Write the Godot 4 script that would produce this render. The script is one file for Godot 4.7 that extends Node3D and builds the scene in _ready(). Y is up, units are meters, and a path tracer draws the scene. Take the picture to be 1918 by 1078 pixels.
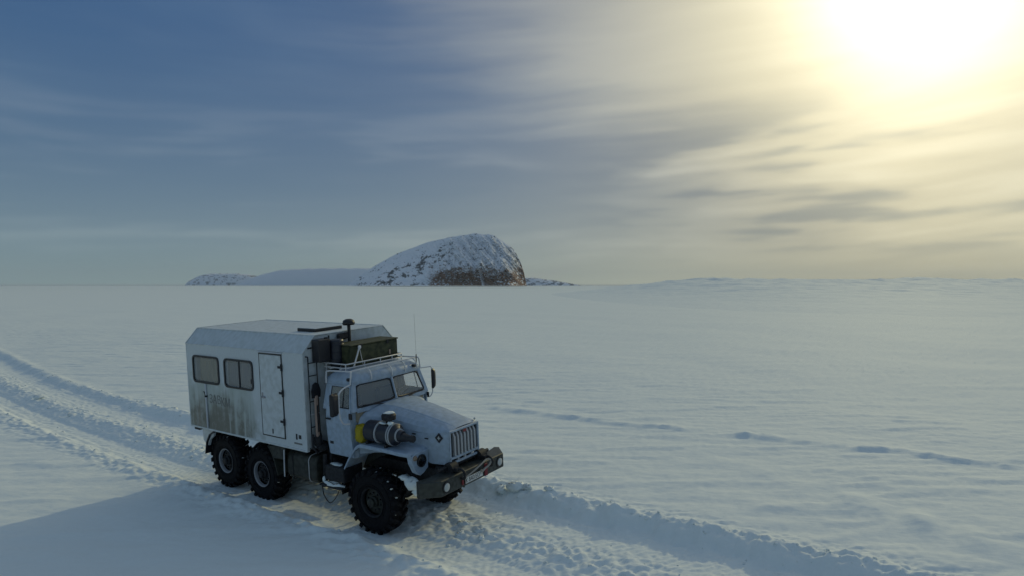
extends Node3D
# A white off-road truck with a box body in snow ruts, a snowed-in rocky hill behind, low sun through thin cloud.
# Truck axes: x forward from the front axle, y up from the wheels' contact, z to the truck's right.

const CAM_HEIGHT := 4.651
const TRUCK_AT := Vector3(-2.059, 0.0, -13.08)
const TRUCK_YAW := 35.0
const SUN_AZIMUTH := 32.8
const SUN_ELEVATION := 22.0
const SKY_GAIN := 2.1          # the sky is stored this much brighter than it shows; tonemap_exposure takes it back

var truck: Node3D
var M := {}
var sun_dir: Vector3

# ------------------------------------------------------------------ helpers
func S() -> SurfaceTool:
	var st := SurfaceTool.new()
	st.begin(Mesh.PRIMITIVE_TRIANGLES)
	st.set_smooth_group(-1)
	return st

func part(called: String, st: SurfaceTool, m: Material, parent: Node3D = null, tangents := false) -> MeshInstance3D:
	st.generate_normals()
	if tangents:
		st.generate_tangents()
	var o := MeshInstance3D.new()
	o.name = called
	o.mesh = st.commit()
	o.material_override = m
	o.cast_shadow = GeometryInstance3D.SHADOW_CASTING_SETTING_ON
	(parent if parent else truck).add_child(o, true)
	return o

func tag(o: Node3D, label: String, category := "", group := "", kind := "") -> void:
	o.set_meta("label", label)
	if category: o.set_meta("category", category)
	if group: o.set_meta("group", group)
	if kind: o.set_meta("kind", kind)

func tri(st: SurfaceTool, a: Vector3, b: Vector3, c: Vector3, out: Vector3) -> void:
	if (a - c).cross(a - b).dot(out) < 0.0:
		var t := b
		b = c
		c = t
	st.add_vertex(a)
	st.add_vertex(b)
	st.add_vertex(c)

func quad(st: SurfaceTool, a: Vector3, b: Vector3, c: Vector3, d: Vector3, out: Vector3) -> void:
	tri(st, a, b, c, out)
	tri(st, a, c, d, out)

# box with chamfered edges
func box(st: SurfaceTool, c: Vector3, s: Vector3, r := 0.01, b := Basis()) -> void:
	var h := s * 0.5
	r = minf(r, minf(h.x, minf(h.y, h.z)) * 0.9)
	var v := {}
	for sx in [-1, 1]:
		for sy in [-1, 1]:
			for sz in [-1, 1]:
				var k := Vector3i(sx, sy, sz)
				v[k] = [c + b * Vector3(sx * h.x, sy * (h.y - r), sz * (h.z - r)), c + b * Vector3(sx * (h.x - r), sy * h.y, sz * (h.z - r)), c + b * Vector3(sx * (h.x - r), sy * (h.y - r), sz * h.z)]
	st.set_smooth_group(-1)
	for ax in 3:
		for s0 in [-1, 1]:
			var q := []
			for w in [[-1, -1], [1, -1], [1, 1], [-1, 1]]:
				var k := Vector3i.ZERO
				k[ax] = s0
				k[(ax + 1) % 3] = w[0]
				k[(ax + 2) % 3] = w[1]
				q.append(v[k][ax])
			var o := Vector3.ZERO
			o[ax] = s0
			quad(st, q[0], q[1], q[2], q[3], b * o)
	if r > 0.0005:
		for ax in 3:   # edges along axis ax
			var a1 := (ax + 1) % 3
			var a2 := (ax + 2) % 3
			for s1 in [-1, 1]:
				for s2 in [-1, 1]:
					var k := Vector3i.ZERO
					k[a1] = s1
					k[a2] = s2
					k[ax] = -1
					var k2 := k
					k2[ax] = 1
					var o := Vector3.ZERO
					o[a1] = s1
					o[a2] = s2
					quad(st, v[k][a1], v[k2][a1], v[k2][a2], v[k][a2], b * o)
		for k in v:
			tri(st, v[k][0], v[k][1], v[k][2], b * Vector3(k))

func tube(st: SurfaceTool, pts: Array, r: float, n := 8, caps := true) -> void:
	var rings := []
	var up := Vector3(0.31, 0.9, 0.17).normalized()
	for i in pts.size():
		var d: Vector3
		if i == 0: d = pts[1] - pts[0]
		elif i == pts.size() - 1: d = pts[i] - pts[i - 1]
		else: d = (pts[i] - pts[i - 1]).normalized() + (pts[i + 1] - pts[i]).normalized()
		d = d.normalized()
		if d.length() < 0.5: d = Vector3.UP
		if absf(d.dot(up)) > 0.97: up = Vector3(0.9, 0.2, 0.3).normalized()
		var x := up.cross(d).normalized()
		up = d.cross(x).normalized()
		var ring := []
		for k in n:
			var a := TAU * k / n
			ring.append(pts[i] + (x * cos(a) + up * sin(a)) * r)
		rings.append(ring)
	st.set_smooth_group(1)
	for i in pts.size() - 1:
		for k in n:
			var k2 := (k + 1) % n
			quad(st, rings[i][k], rings[i][k2], rings[i + 1][k2], rings[i + 1][k], rings[i][k] + rings[i][k2] - pts[i] * 2.0)
	st.set_smooth_group(-1)
	if caps:
		for e in [0, pts.size() - 1]:
			var dir: Vector3 = pts[0] - pts[1] if e == 0 else pts[e] - pts[e - 1]
			for k in range(1, n - 1):
				tri(st, rings[e][0], rings[e][k], rings[e][k + 1], dir)

func smooth_path(pts: Array, per := 6) -> Array:
	var out := []
	for i in pts.size() - 1:
		var a: Vector3 = pts[maxi(i - 1, 0)]
		var b: Vector3 = pts[i]
		var c: Vector3 = pts[i + 1]
		var d: Vector3 = pts[mini(i + 2, pts.size() - 1)]
		for k in per:
			out.append(b.cubic_interpolate(c, a, d, float(k) / per))
	out.append(pts[-1])
	return out

# profile of (radius, height) turned round the local y axis of xf
func lathe(st: SurfaceTool, prof: Array, xf: Transform3D, n := 24, soft := false) -> void:
	for i in prof.size() - 1:
		st.set_smooth_group(1 if soft else 10 + i)
		var p: Vector2 = prof[i]
		var q: Vector2 = prof[i + 1]
		var nrm := Vector2(q.y - p.y, p.x - q.x)
		for k in n:
			var a := TAU * k / n
			var b := TAU * ((k + 1) % n) / n
			var ca := Vector3(cos(a), 0, sin(a))
			var cb := Vector3(cos(b), 0, sin(b))
			var out := xf.basis * ((ca + cb) * 0.5 * nrm.x + Vector3(0, nrm.y, 0))
			var v0 := xf * (ca * p.x + Vector3(0, p.y, 0))
			var v1 := xf * (cb * p.x + Vector3(0, p.y, 0))
			var v2 := xf * (cb * q.x + Vector3(0, q.y, 0))
			var v3 := xf * (ca * q.x + Vector3(0, q.y, 0))
			if p.x > 0.0005: tri(st, v0, v1, v2, out)
			if q.x > 0.0005: tri(st, v0, v2, v3, out)
	st.set_smooth_group(-1)

# sections of equal count joined; out is guessed from the middle of each section
func loft(st: SurfaceTool, secs: Array, closed := false, smooth := -1, cap_a := false, cap_b := false) -> void:
	var mids := []
	for s in secs:
		var m := Vector3.ZERO
		for p in s: m += p
		mids.append(m / s.size())
	for i in secs.size() - 1:
		var a: Array = secs[i]
		var b: Array = secs[i + 1]
		var n := a.size()
		st.set_smooth_group(smooth)
		for k in (n if closed else n - 1):
			var k2 := (k + 1) % n
			var out: Vector3 = (a[k] + a[k2] + b[k] + b[k2]) * 0.25 - (mids[i] + mids[i + 1]) * 0.5
			quad(st, a[k], a[k2], b[k2], b[k], out)
	st.set_smooth_group(-1)
	if cap_a: cap(st, secs[0], mids[0] - mids[1])
	if cap_b: cap(st, secs[-1], mids[-1] - mids[-2])

func cap(st: SurfaceTool, ring: Array, out: Vector3) -> void:
	var m := Vector3.ZERO
	for p in ring: m += p
	m /= ring.size()
	for k in ring.size():
		tri(st, m, ring[k], ring[(k + 1) % ring.size()], out)

func round_rect(w: float, h: float, r: float, n := 5) -> Array:
	var out := []
	for q in 4:
		var cx := (w * 0.5 - r) * (1 if q in [0, 3] else -1)
		var cy := (h * 0.5 - r) * (1 if q in [0, 1] else -1)
		for k in n + 1:
			var a := (q + float(k) / n) * PI / 2
			out.append(Vector2(cx + cos(a) * r, cy + sin(a) * r))
	return out

# polygon in the local xy plane of xf, pushed out along local z by depth
func prism(st: SurfaceTool, poly: Array, xf: Transform3D, depth: float) -> void:
	var pk := PackedVector2Array(poly)
	var idx := Geometry2D.triangulate_polygon(pk)
	var n := poly.size()
	st.set_smooth_group(-1)
	var mid := Vector2.ZERO
	for p in poly: mid += p
	mid /= n
	for i in range(0, idx.size(), 3):
		var a: Vector2 = pk[idx[i]]
		var b: Vector2 = pk[idx[i + 1]]
		var c: Vector2 = pk[idx[i + 2]]
		tri(st, xf * Vector3(a.x, a.y, depth), xf * Vector3(b.x, b.y, depth), xf * Vector3(c.x, c.y, depth), xf.basis.z)
		tri(st, xf * Vector3(a.x, a.y, 0), xf * Vector3(b.x, b.y, 0), xf * Vector3(c.x, c.y, 0), -xf.basis.z)
	for i in n:
		var a: Vector2 = poly[i]
		var b: Vector2 = poly[(i + 1) % n]
		var e := b - a
		var out2 := Vector2(e.y, -e.x)
		if Geometry2D.is_polygon_clockwise(pk): out2 = -out2
		quad(st, xf * Vector3(a.x, a.y, 0), xf * Vector3(b.x, b.y, 0), xf * Vector3(b.x, b.y, depth), xf * Vector3(a.x, a.y, depth), xf.basis * Vector3(out2.x, out2.y, 0))

# ring between two outlines of equal count
func frame(st: SurfaceTool, outer: Array, inner: Array, xf: Transform3D, depth: float) -> void:
	var n := outer.size()
	for i in n:
		var j := (i + 1) % n
		var a := Vector3(outer[i].x, outer[i].y, 0)
		var b := Vector3(outer[j].x, outer[j].y, 0)
		var c := Vector3(inner[j].x, inner[j].y, 0)
		var d := Vector3(inner[i].x, inner[i].y, 0)
		var z := Vector3(0, 0, depth)
		var outw := a - d
		quad(st, xf * (a + z), xf * (b + z), xf * (c + z), xf * (d + z), xf.basis.z)
		quad(st, xf * a, xf * b, xf * (b + z), xf * (a + z), xf.basis * outw)
		quad(st, xf * d, xf * c, xf * (c + z), xf * (d + z), xf.basis * -outw)

func at(o: Vector3, x := Vector3.RIGHT, y := Vector3.UP) -> Transform3D:
	x = x.normalized()
	var z := x.cross(y).normalized()
	return Transform3D(Basis(x, z.cross(x).normalized(), z), o)

func noise(seed_value: int, freq: float, octaves := 3, kind := FastNoiseLite.TYPE_SIMPLEX_SMOOTH) -> FastNoiseLite:
	var n := FastNoiseLite.new()
	n.seed = seed_value
	n.noise_type = kind
	n.frequency = freq
	n.fractal_octaves = octaves
	n.fractal_type = FastNoiseLite.FRACTAL_FBM if octaves > 1 else FastNoiseLite.FRACTAL_NONE
	return n

func mat(called: String, c: Color, rough := 0.6, metal := 0.0, spec := 0.5) -> StandardMaterial3D:
	var m := StandardMaterial3D.new()
	m.resource_name = called
	m.albedo_color = c.linear_to_srgb()
	m.roughness = rough
	m.metallic = metal
	m.metallic_specular = spec
	M[called] = m
	return m

# speckled wear: a triplanar noise between two tints that multiply the colour
func worn(m: StandardMaterial3D, seed_value: int, freq: float, low: Color, high: Color, scale := 0.4, octaves := 5) -> void:
	var t := NoiseTexture2D.new()
	t.width = 512
	t.height = 512
	t.seamless = true
	t.noise = noise(seed_value, freq, octaves)
	var g := Gradient.new()
	g.set_color(0, low)
	g.set_color(1, high)
	g.set_offset(0, 0.25)
	g.set_offset(1, 0.7)
	t.color_ramp = g
	m.albedo_texture = t
	m.uv1_triplanar = true
	m.uv1_scale = Vector3.ONE * scale

func ss(a: float, b: float, x: float) -> float:
	return smoothstep(a, b, x)

# ------------------------------------------------------------------ sky
func sky_image() -> Image:
	var w := 2048
	var h := 1024
	var im := Image.create(w, h, false, Image.FORMAT_RGBAF)
	im.fill(Color(0.2, 0.22, 0.24) * SKY_GAIN)
	var n1 := noise(11, 1.0, 4)
	var n2 := noise(23, 1.0, 3)
	var saz := deg_to_rad(SUN_AZIMUTH)
	for y in h / 2:
		var e := (0.5 - (y + 0.5) / h) * 180.0
		var er := deg_to_rad(e)
		var ce := cos(er)
		var se := sin(er)
		var low := exp(-e / 9.5)
		for x in w:
			var az := (x + 0.5) / w * TAU
			if az > PI: az -= TAU
			var d := Vector3(sin(az) * ce, se, -cos(az) * ce)
			var th := rad_to_deg(acos(clampf(d.dot(sun_dir), -1, 1)))
			var azd := rad_to_deg(az)
			# clouds live on a ball so that they close round the back
			var warp := n2.get_noise_3d(d.x * 1.1, d.y * 2.2, d.z * 1.1)
			var tilt := e - 0.045 * (azd - 20.0) * ss(90.0, 50.0, absf(azd))
			var streak := n1.get_noise_3d(d.x * 1.5 + warp * 0.3, tilt * 0.135 + warp * 0.5, d.z * 1.5)
			var fine := n2.get_noise_3d(d.x * 3.4 + streak * 0.6, tilt * 0.60 + warp * 0.8, d.z * 3.4)
			var comb := n1.get_noise_3d(d.x * 5.0 + fine * 0.8, tilt * 1.5 + warp * 2.0 + 60.0, d.z * 5.0)
			var c := Vector3(0.018, 0.084, 0.228).lerp(Vector3(0.130, 0.200, 0.295), maxf(ss(20.0, 50.0, e), ss(85.0, 130.0, th)))
			c = c.lerp(Vector3(0.232, 0.325, 0.340), low)
			c = c.lerp(Vector3(0.36, 0.36, 0.27), exp(-pow(th / 19.0, 2.0)))
			# a smooth veil of high cloud on the sun's side, its lower edge combed out into streaks
			var edge := azd - (22.0 - (e - 9.0) * 2.0) + streak * 10.0 + fine * 4.0 + comb * 2.0
			var veil := ss(-14.0, 10.0, edge) * ss(150.0, 60.0, azd)
			c += Vector3(0.225, 0.195, 0.105) * veil * (0.22 + 1.25 * exp(-th / 26.0)) * (1.0 + 0.05 * comb + 0.10 * streak)
			var low_band := ss(1.0, 4.5, e) * ss(17.0, 10.0, e)
			var wisp := ss(-0.05, 0.55, fine * 0.5 + streak * 0.6 + comb * 0.14)
			c += Vector3(0.095, 0.094, 0.078) * wisp * low_band * (0.40 + 1.1 * exp(-th / 22.0))
			c += Vector3(0.010, 0.013, 0.013) * (ss(-0.3, 0.5, streak) + 0.3 * comb) * (1.0 - low_band)
			# light scattered round the sun, uneven with the cloud it comes through
			var ths := th * (1.0 - 0.12 * streak - 0.08 * fine)
			c += Vector3(1.0, 0.84, 0.52) * (0.72 * exp(-ths / 8.5) + 0.30 * exp(-ths / 20.0) * ss(-2.0, 8.0, e + 4.0))
			c += Vector3(0.185, 0.105, -0.010) * exp(-e / 6.5) * exp(-pow((azd - SUN_AZIMUTH) / 38.0, 2.0))
			var gap := ss(-0.02, -0.34, streak * 0.5 + fine * 0.6 + comb * 0.12) * ss(7.0, 12.0, th) * low_band * ss(2.0, 20.0, azd) * ss(110.0, 70.0, azd)
			c = c.lerp(c * Vector3(0.60, 0.66, 0.78), gap * 0.7)
			c += Vector3(1.0, 0.97, 0.88) * 0.75 * exp(-pow(ths / 7.0, 2.0))
			im.set_pixel(x, y, Color(c.x * SKY_GAIN, c.y * SKY_GAIN, c.z * SKY_GAIN))
	return im

# ------------------------------------------------------------------ snow ground
var gn_churn: FastNoiseLite
var gn_fine: FastNoiseLite
var gn_drift: FastNoiseLite
var gn_swell: FastNoiseLite
var gn_bank: FastNoiseLite

func track_shift(u: float) -> float:
	var d := maxf(0.0, -u - 7.0)
	return -0.0034 * d * d if d < 26.0 else -0.0034 * 26.0 * (2.0 * d - 26.0)

func old_rut(u: float, v: float) -> float:
	# an older, half drifted-over trail and a shallow swale beside it
	var a := v + 9.0 + 0.1 * maxf(u, 0.0) + 0.25 * gn_bank.get_noise_1d(u * 1.2 + 50.0)
	var on := ss(-0.35, 0.2, gn_bank.get_noise_1d(u * 1.3)) * ss(-7.0, -2.0, u)
	var h := 0.105 * on * exp(-pow(a / (0.15 if a > 0.0 else 0.5), 2.0)) * (0.8 + 0.5 * gn_bank.get_noise_1d(u * 5.0 + 9.0))
	var b := (v + 5.4) - 0.5 * (u - 6.7)
	h += 0.10 * exp(-pow(b / 0.5, 2.0)) * ss(3.0, 7.0, u) * ss(26.0, 14.0, u) * (0.5 + gn_bank.get_noise_2d(u * 3.0, 9.0))
	return h

func ground_height(u: float, v: float, wx: float, wz: float) -> float:
	var r := sqrt(wx * wx + wz * wz)
	var fade := 1.0 / (1.0 + r * r / 90000.0)
	var y0 := (0.14 - 0.13 * (1.0 - 0.45 * ss(-9.0, -20.0, u)) * tanh((v + 0.3) / 2.2)) * fade
	var y := y0
	if r < 600.0:
		y += gn_swell.get_noise_2d(wx, wz) * 0.16 * ss(2.0, 9.0, absf(v)) * fade
		var dr := gn_drift.get_noise_2d(wx * 0.33, wz)
		y += 0.032 * ss(0.24, 0.36, gn_drift.get_noise_2d(wx * 0.17 + 300.0, wz * 1.0 - 100.0)) * fade
		y += (0.5 - absf(dr)) * 0.058 * fade + gn_fine.get_noise_2d(wx * 0.5, wz) * 0.012
	if absf(v) < 14.0 and u > -60.0 and u < 40.0:
		y += old_rut(u, v)
	var w := v - track_shift(u)
	if absf(w) < 3.6 and u > -140.0 and u < 60.0:
		var ch := gn_churn.get_noise_2d(u * 1.3, w * 1.6)
		var fi := gn_fine.get_noise_2d(u * 2.2 + 70.0, w * 2.2)
		var grit := gn_fine.get_noise_2d(u * 4.6, w * 4.6 + 33.0)
		var bk := gn_bank.get_noise_2d(u * 2.0, 3.0)
		var jag := gn_churn.get_noise_2d(u * 0.42, 91.0)
		var ahead := ss(-1.0, 2.0, u)
		var rl := 0.035
		var rr := -0.085
		# the worn lane between the banks
		var lane := lerpf(rl, rr, ss(-1.0, 1.0, w)) + 0.035 + ch * 0.026 + fi * 0.020 + grit * 0.016
		var hump := exp(-pow((w - 0.05) / 0.38, 2.0)) * (lerpf(0.11, 0.03, ahead) + 0.06 * bk + 0.05 * ch)
		lane += hump + 0.05 * ss(-7.5, -13.0, u)
		var wob := 0.05 * gn_bank.get_noise_2d(u * 3.0, 17.0)
		var dl := absf(w + 0.9 + wob)
		var drr := absf(w - 0.9 + wob)
		var tl := ss(0.38, 0.2, dl)
		var tr := ss(0.36, 0.2, drr)
		# tread prints: chevron bars pressed into the floor of the ruts
		var print_l := 0.5 + 0.5 * sin((u + dl * 0.55 + bk * 0.15) * TAU / 0.17) * ss(-0.5, 0.4, fi + bk)
		var print_r := 0.5 + 0.5 * sin((u - drr * 0.55 + bk * 0.15) * TAU / 0.17) * ss(-0.5, 0.4, fi - bk)
		lane = lerpf(lane, rl + 0.04 * ss(-7.5, -13.0, u) + fi * 0.012 + 0.026 * print_l + ch * 0.010 + grit * 0.008, tl * 0.92)
		lane = lerpf(lane, rr + 0.04 * ss(-7.5, -13.0, u) + fi * 0.012 + 0.026 * print_r + ch * 0.010 + grit * 0.008, tr * 0.92)
		# crumbled banks
		var left := ss(-1.32 + jag * 0.14 + ch * 0.02, -1.70 + jag * 0.18 + bk * 0.10 + ch * 0.03, w)
		var right := ss(1.32 + jag * 0.1 + ch * 0.05, 1.75 + jag * 0.16 + bk * 0.1, w)
		var berm_l := (0.15 - 0.07 * ss(-9.0, -16.0, u)) * exp(-pow((w + 1.86 - bk * 0.15) / 0.27, 2.0)) * (0.8 + 0.5 * ch + 0.8 * bk)
		var berm_r := 0.07 * exp(-pow((w - 1.8) / 0.25, 2.0)) * (0.5 + 0.7 * ch + 0.6 * bk)
		var off := y + berm_l + berm_r + (ch * 0.02 + fi * 0.012) * ss(3.2, 2.2, absf(w))
		y = lerpf(lane, off, maxf(left, right))
		y += -0.02 * ss(-8.0, -16.0, u) * (1.0 - maxf(left, right))
	return y

func grid_lines(fine0: float, fine1: float, step: float, mid0: float, mid1: float, mstep: float, grow: float, far: float) -> PackedFloat32Array:
	var a := []
	var x := fine0
	while x < fine1:
		a.append(x)
		x += step
	while x < mid1:
		a.append(x)
		x += mstep
	var d := mstep
	while x < far:
		a.append(x)
		d *= grow
		x += d
	a.append(far)
	x = fine0 - step
	var b := []
	while x > mid0:
		b.append(x)
		x -= mstep
	d = mstep
	while x > -far:
		b.append(x)
		d *= grow
		x -= d
	b.append(-far)
	b.reverse()
	return PackedFloat32Array(b + a)

func build_ground() -> void:
	gn_churn = noise(3, 2.6, 3)
	gn_fine = noise(4, 5.5, 2)
	gn_drift = noise(5, 0.75, 3)
	gn_swell = noise(6, 0.05, 3)
	gn_bank = noise(7, 0.28, 2)
	var us := grid_lines(-11.0, 10.5, 0.045, -46.0, 16.0, 0.13, 1.036, 5500.0)
	var vs := grid_lines(-2.6, 2.3, 0.045, -14.0, 8.0, 0.13, 1.032, 5500.0)
	var nu := us.size()
	var nv := vs.size()
	var ct := cos(deg_to_rad(TRUCK_YAW))
	var sn := sin(deg_to_rad(TRUCK_YAW))
	var pos := PackedVector3Array()
	pos.resize(nu * nv)
	for i in nu:
		var u := us[i]
		for j in nv:
			var v := vs[j]
			var wx := TRUCK_AT.x + u * ct - v * sn
			var wz := TRUCK_AT.z + u * sn + v * ct
			pos[i * nv + j] = Vector3(wx, ground_height(u, v, wx, wz), wz)
	var nor := PackedVector3Array()
	nor.resize(nu * nv)
	for i in nu:
		var i0 := maxi(i - 1, 0)
		var i1 := mini(i + 1, nu - 1)
		for j in nv:
			var a := pos[i1 * nv + j] - pos[i0 * nv + j]
			var b := pos[i * nv + mini(j + 1, nv - 1)] - pos[i * nv + maxi(j - 1, 0)]
			nor[i * nv + j] = b.cross(a).normalized()
	var idx := PackedInt32Array()
	idx.resize((nu - 1) * (nv - 1) * 6)
	var k := 0
	for i in nu - 1:
		for j in nv - 1:
			var p := i * nv + j
			idx[k] = p
			idx[k + 1] = p + nv
			idx[k + 2] = p + 1
			idx[k + 3] = p + 1
			idx[k + 4] = p + nv
			idx[k + 5] = p + nv + 1
			k += 6
	var arr := []
	arr.resize(Mesh.ARRAY_MAX)
	arr[Mesh.ARRAY_VERTEX] = pos
	arr[Mesh.ARRAY_NORMAL] = nor
	arr[Mesh.ARRAY_INDEX] = idx
	var mesh := ArrayMesh.new()
	mesh.add_surface_from_arrays(Mesh.PRIMITIVE_TRIANGLES, arr)
	var o := MeshInstance3D.new()
	o.name = "ground"
	o.mesh = mesh
	o.material_override = M.snow
	tag(o, "wide wind-packed snow plain crossed by deep wheel ruts", "ground", "", "structure")
	add_child(o, true)

func heightfield(called: String, label: String, nx: int, nz: int, fn: Callable, m: Material, colored := false) -> MeshInstance3D:
	var pos := PackedVector3Array()
	var col := PackedColorArray()
	pos.resize(nx * nz)
	col.resize(nx * nz)
	for i in nx:
		for j in nz:
			var r: Array = fn.call(float(i) / (nx - 1), float(j) / (nz - 1))
			pos[i * nz + j] = r[0]
			col[i * nz + j] = r[1] if colored else Color.WHITE
	var nor := PackedVector3Array()
	nor.resize(nx * nz)
	for i in nx:
		for j in nz:
			var a := pos[mini(i + 1, nx - 1) * nz + j] - pos[maxi(i - 1, 0) * nz + j]
			var b := pos[i * nz + mini(j + 1, nz - 1)] - pos[i * nz + maxi(j - 1, 0)]
			nor[i * nz + j] = a.cross(b).normalized()
	var idx := PackedInt32Array()
	for i in nx - 1:
		for j in nz - 1:
			var p := i * nz + j
			idx.append_array([p, p + 1, p + nz, p + 1, p + nz + 1, p + nz])
	var arr := []
	arr.resize(Mesh.ARRAY_MAX)
	arr[Mesh.ARRAY_VERTEX] = pos
	arr[Mesh.ARRAY_NORMAL] = nor
	if colored: arr[Mesh.ARRAY_COLOR] = col
	arr[Mesh.ARRAY_INDEX] = idx
	var mesh := ArrayMesh.new()
	mesh.add_surface_from_arrays(Mesh.PRIMITIVE_TRIANGLES, arr)
	var o := MeshInstance3D.new()
	o.name = called
	o.mesh = mesh
	o.material_override = m
	tag(o, label, "hill", "", "structure")
	add_child(o, true)
	return o

func curve(pts: Array, x: float) -> float:
	if x <= pts[0].x: return pts[0].y
	for i in pts.size() - 1:
		if x <= pts[i + 1].x:
			var t: float = (x - pts[i].x) / (pts[i + 1].x - pts[i].x)
			var a: float = pts[maxi(i - 1, 0)].y
			var b: float = pts[i].y
			var c: float = pts[i + 1].y
			var d: float = pts[mini(i + 2, pts.size() - 1)].y
			var r := cubic_interpolate(b, c, a, d, t)
			return clampf(r, minf(b, c), maxf(b, c))
	return pts[-1].y

func build_hills() -> void:
	var n1 := noise(31, 1.0, 4)
	var n2 := noise(32, 1.0, 3)
	var snow_c := Color(0.80, 0.82, 0.86)
	# the big headland: skyline as (metres east, metres high), 1000 m off
	var sky_line := [Vector2(-256, 0), Vector2(-248, 9), Vector2(-236, 17), Vector2(-216, 30), Vector2(-195, 42), Vector2(-178, 51), Vector2(-150, 61), Vector2(-132, 68), Vector2(-110, 73), Vector2(-91, 77), Vector2(-70, 80), Vector2(-58, 82), Vector2(-46, 80.5), Vector2(-32, 80), Vector2(-22, 75), Vector2(-10, 67), Vector2(0, 60), Vector2(6, 52), Vector2(11, 42), Vector2(15, 33), Vector2(19, 19), Vector2(21.5, 8), Vector2(23, 0)]
	var head := func(s: float, t_in: float) -> Array:
		var t := t_in / 0.35 * 0.055 if t_in < 0.35 else 0.055 + (t_in - 0.35) / 0.65 * 0.945
		var x := -258.0 + 282.0 * (s + 0.06 * sin(s * PI) * s)
		var top := curve(sky_line, x)
		var base_front := 95.0 * ss(-258.0, -190.0, x) * ss(26.0, -6.0, x) + 6.0
		# t: 0 foot at the front, 0.62 skyline, 1 foot at the back
		var f := t / 0.62
		var y: float
		var z: float
		if t <= 0.62:
			var cliff := ss(-135.0, -95.0, x + 14.0 * n2.get_noise_2d(x * 0.03, 4.0)) * 0.30
			cliff *= 0.82 + 0.5 * n2.get_noise_2d(x * 0.05, 20.0)
			var f2 := pow(f, 0.85)
			y = top * (cliff * ss(0.0, 0.08, f) + (1.0 - cliff) * f2)
			z = -1000.0 + base_front * (1.0 - f2)
		else:
			f = (t - 0.62) / 0.38
			y = top * (1.0 - f * f)
			z = -1000.0 - 140.0 * f * ss(-258.0, -150.0, x)
		# spurs and gullies run down to the east
		var q := x * 0.055 + y * 0.045
		var gully := n1.get_noise_2d(q * 1.4, y * 0.006)
		var rough := n1.get_noise_3d(x * 0.06, y * 0.08, 7.0)
		var east := ss(-150.0, -60.0, x)
		if t < 0.6:
			z += (gully * 12.0 * east + rough * 5.0 + n2.get_noise_2d(x * 0.2, y * 0.5) * 4.0 * east) * ss(0.0, 10.0, y) * ss(0.62, 0.5, t)
		y += (gully * 1.2 * east + rough * 0.8) * ss(2.0, 12.0, y) * ss(0.9, 0.4, t)
		# rock where the snow does not hold
		var p := n2.get_noise_2d(x * 0.055 - y * 0.03, y * 0.10 + 13.0)
		var p2 := n1.get_noise_2d(x * 0.24, y * 0.3 + 40.0)
		var rib := absf(n1.get_noise_2d(q * 2.3 + 9.0, y * 0.012))
		var diag := exp(-pow((y - (4.0 + (x + 195.0) * 0.42)) / 15.0, 2.0)) * ss(-225.0, -170.0, x) * ss(-70.0, -115.0, x)
		var low_band := ss(-122.0, -108.0, x + p2 * 12.0) * ss(25.0, 19.0, y + p2 * 14.0 + p * 16.0)
		var gap := ss(0.12, 0.0, absf(fposmod(x + 42.0 + y * 0.25, 400.0)) * 0.02)
		low_band *= 1.0 - 0.7 * gap
		var foot := ss(7.0, 3.0, y + p * 4.0) * ss(0.05, 0.35, p2 + p)
		var rock := ss(0.16, 0.40, p * 0.7 + p2 * 0.5 + diag * 0.34 - 0.13)
		rock = maxf(rock, ss(0.085, 0.03, rib + absf(p) * 0.15) * east * ss(0.0, 0.3, p2 + 0.22) * 0.8)
		rock = maxf(rock, ss(-10.0, 12.0, x) * ss(0.0, 0.3, p2 + p * 0.6 + 0.1))
		rock = clampf(maxf(maxf(rock, low_band * ss(-0.55, -0.12, p2 + 0.6 * rough + 0.3 * gully)), foot * 0.8), 0.0, 1.0)
		rock *= ss(-250.0, -235.0, x)
		var rc := Color(0.085, 0.092, 0.098).lerp(Color(0.20, 0.118, 0.085), clampf(ss(34.0, 22.0, y) * ss(-135.0, -105.0, x) + ss(5.0, 18.0, x), 0.0, 1.0))
		rc = rc * (1.0 + p2 * 0.9)
		rc.a = 1.0
		return [Vector3(x * 2.2, (y - 0.6) * 2.2 + 4.0, z * 2.2), snow_c.lerp(rc, rock)]
	heightfield("hill", "steep rounded snowy headland with dark rock and brown cliffs at its foot", 300, 170, head, M.hill, true)
	# long pale hills farther out, and a low islet
	for h in [
		["flat-topped low snowy hill at the far end of the headland", 2100.0, [Vector2(-1074, 0), Vector2(-1056, 14), Vector2(-1020, 32), Vector2(-990, 38), Vector2(-930, 39), Vector2(-885, 38), Vector2(-845, 32), Vector2(-805, 21), Vector2(-750, 9), Vector2(-690, 0)], 0.5, 8],
		["smooth pale snowy hill rising behind the headland's left shoulder", 1900.0, [Vector2(-830, 0), Vector2(-790, 14), Vector2(-740, 32), Vector2(-690, 44), Vector2(-640, 49), Vector2(-560, 51), Vector2(-470, 51), Vector2(-400, 49), Vector2(-300, 30), Vector2(-240, 0)], 0.0, 9],
		["low dark rocky islet tailing off beyond the brown cliffs", 1500.0, [Vector2(10, 0), Vector2(22, 14), Vector2(34, 18), Vector2(60, 17), Vector2(90, 13), Vector2(120, 8), Vector2(150, 3), Vector2(165, 0)], 0.9, 10],
	]:
		var line: Array = h[2]
		var dist: float = h[1]
		var rocky: float = h[3]
		var sd: int = h[4]
		var x0: float = line[0].x
		var x1: float = line[-1].x
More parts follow.
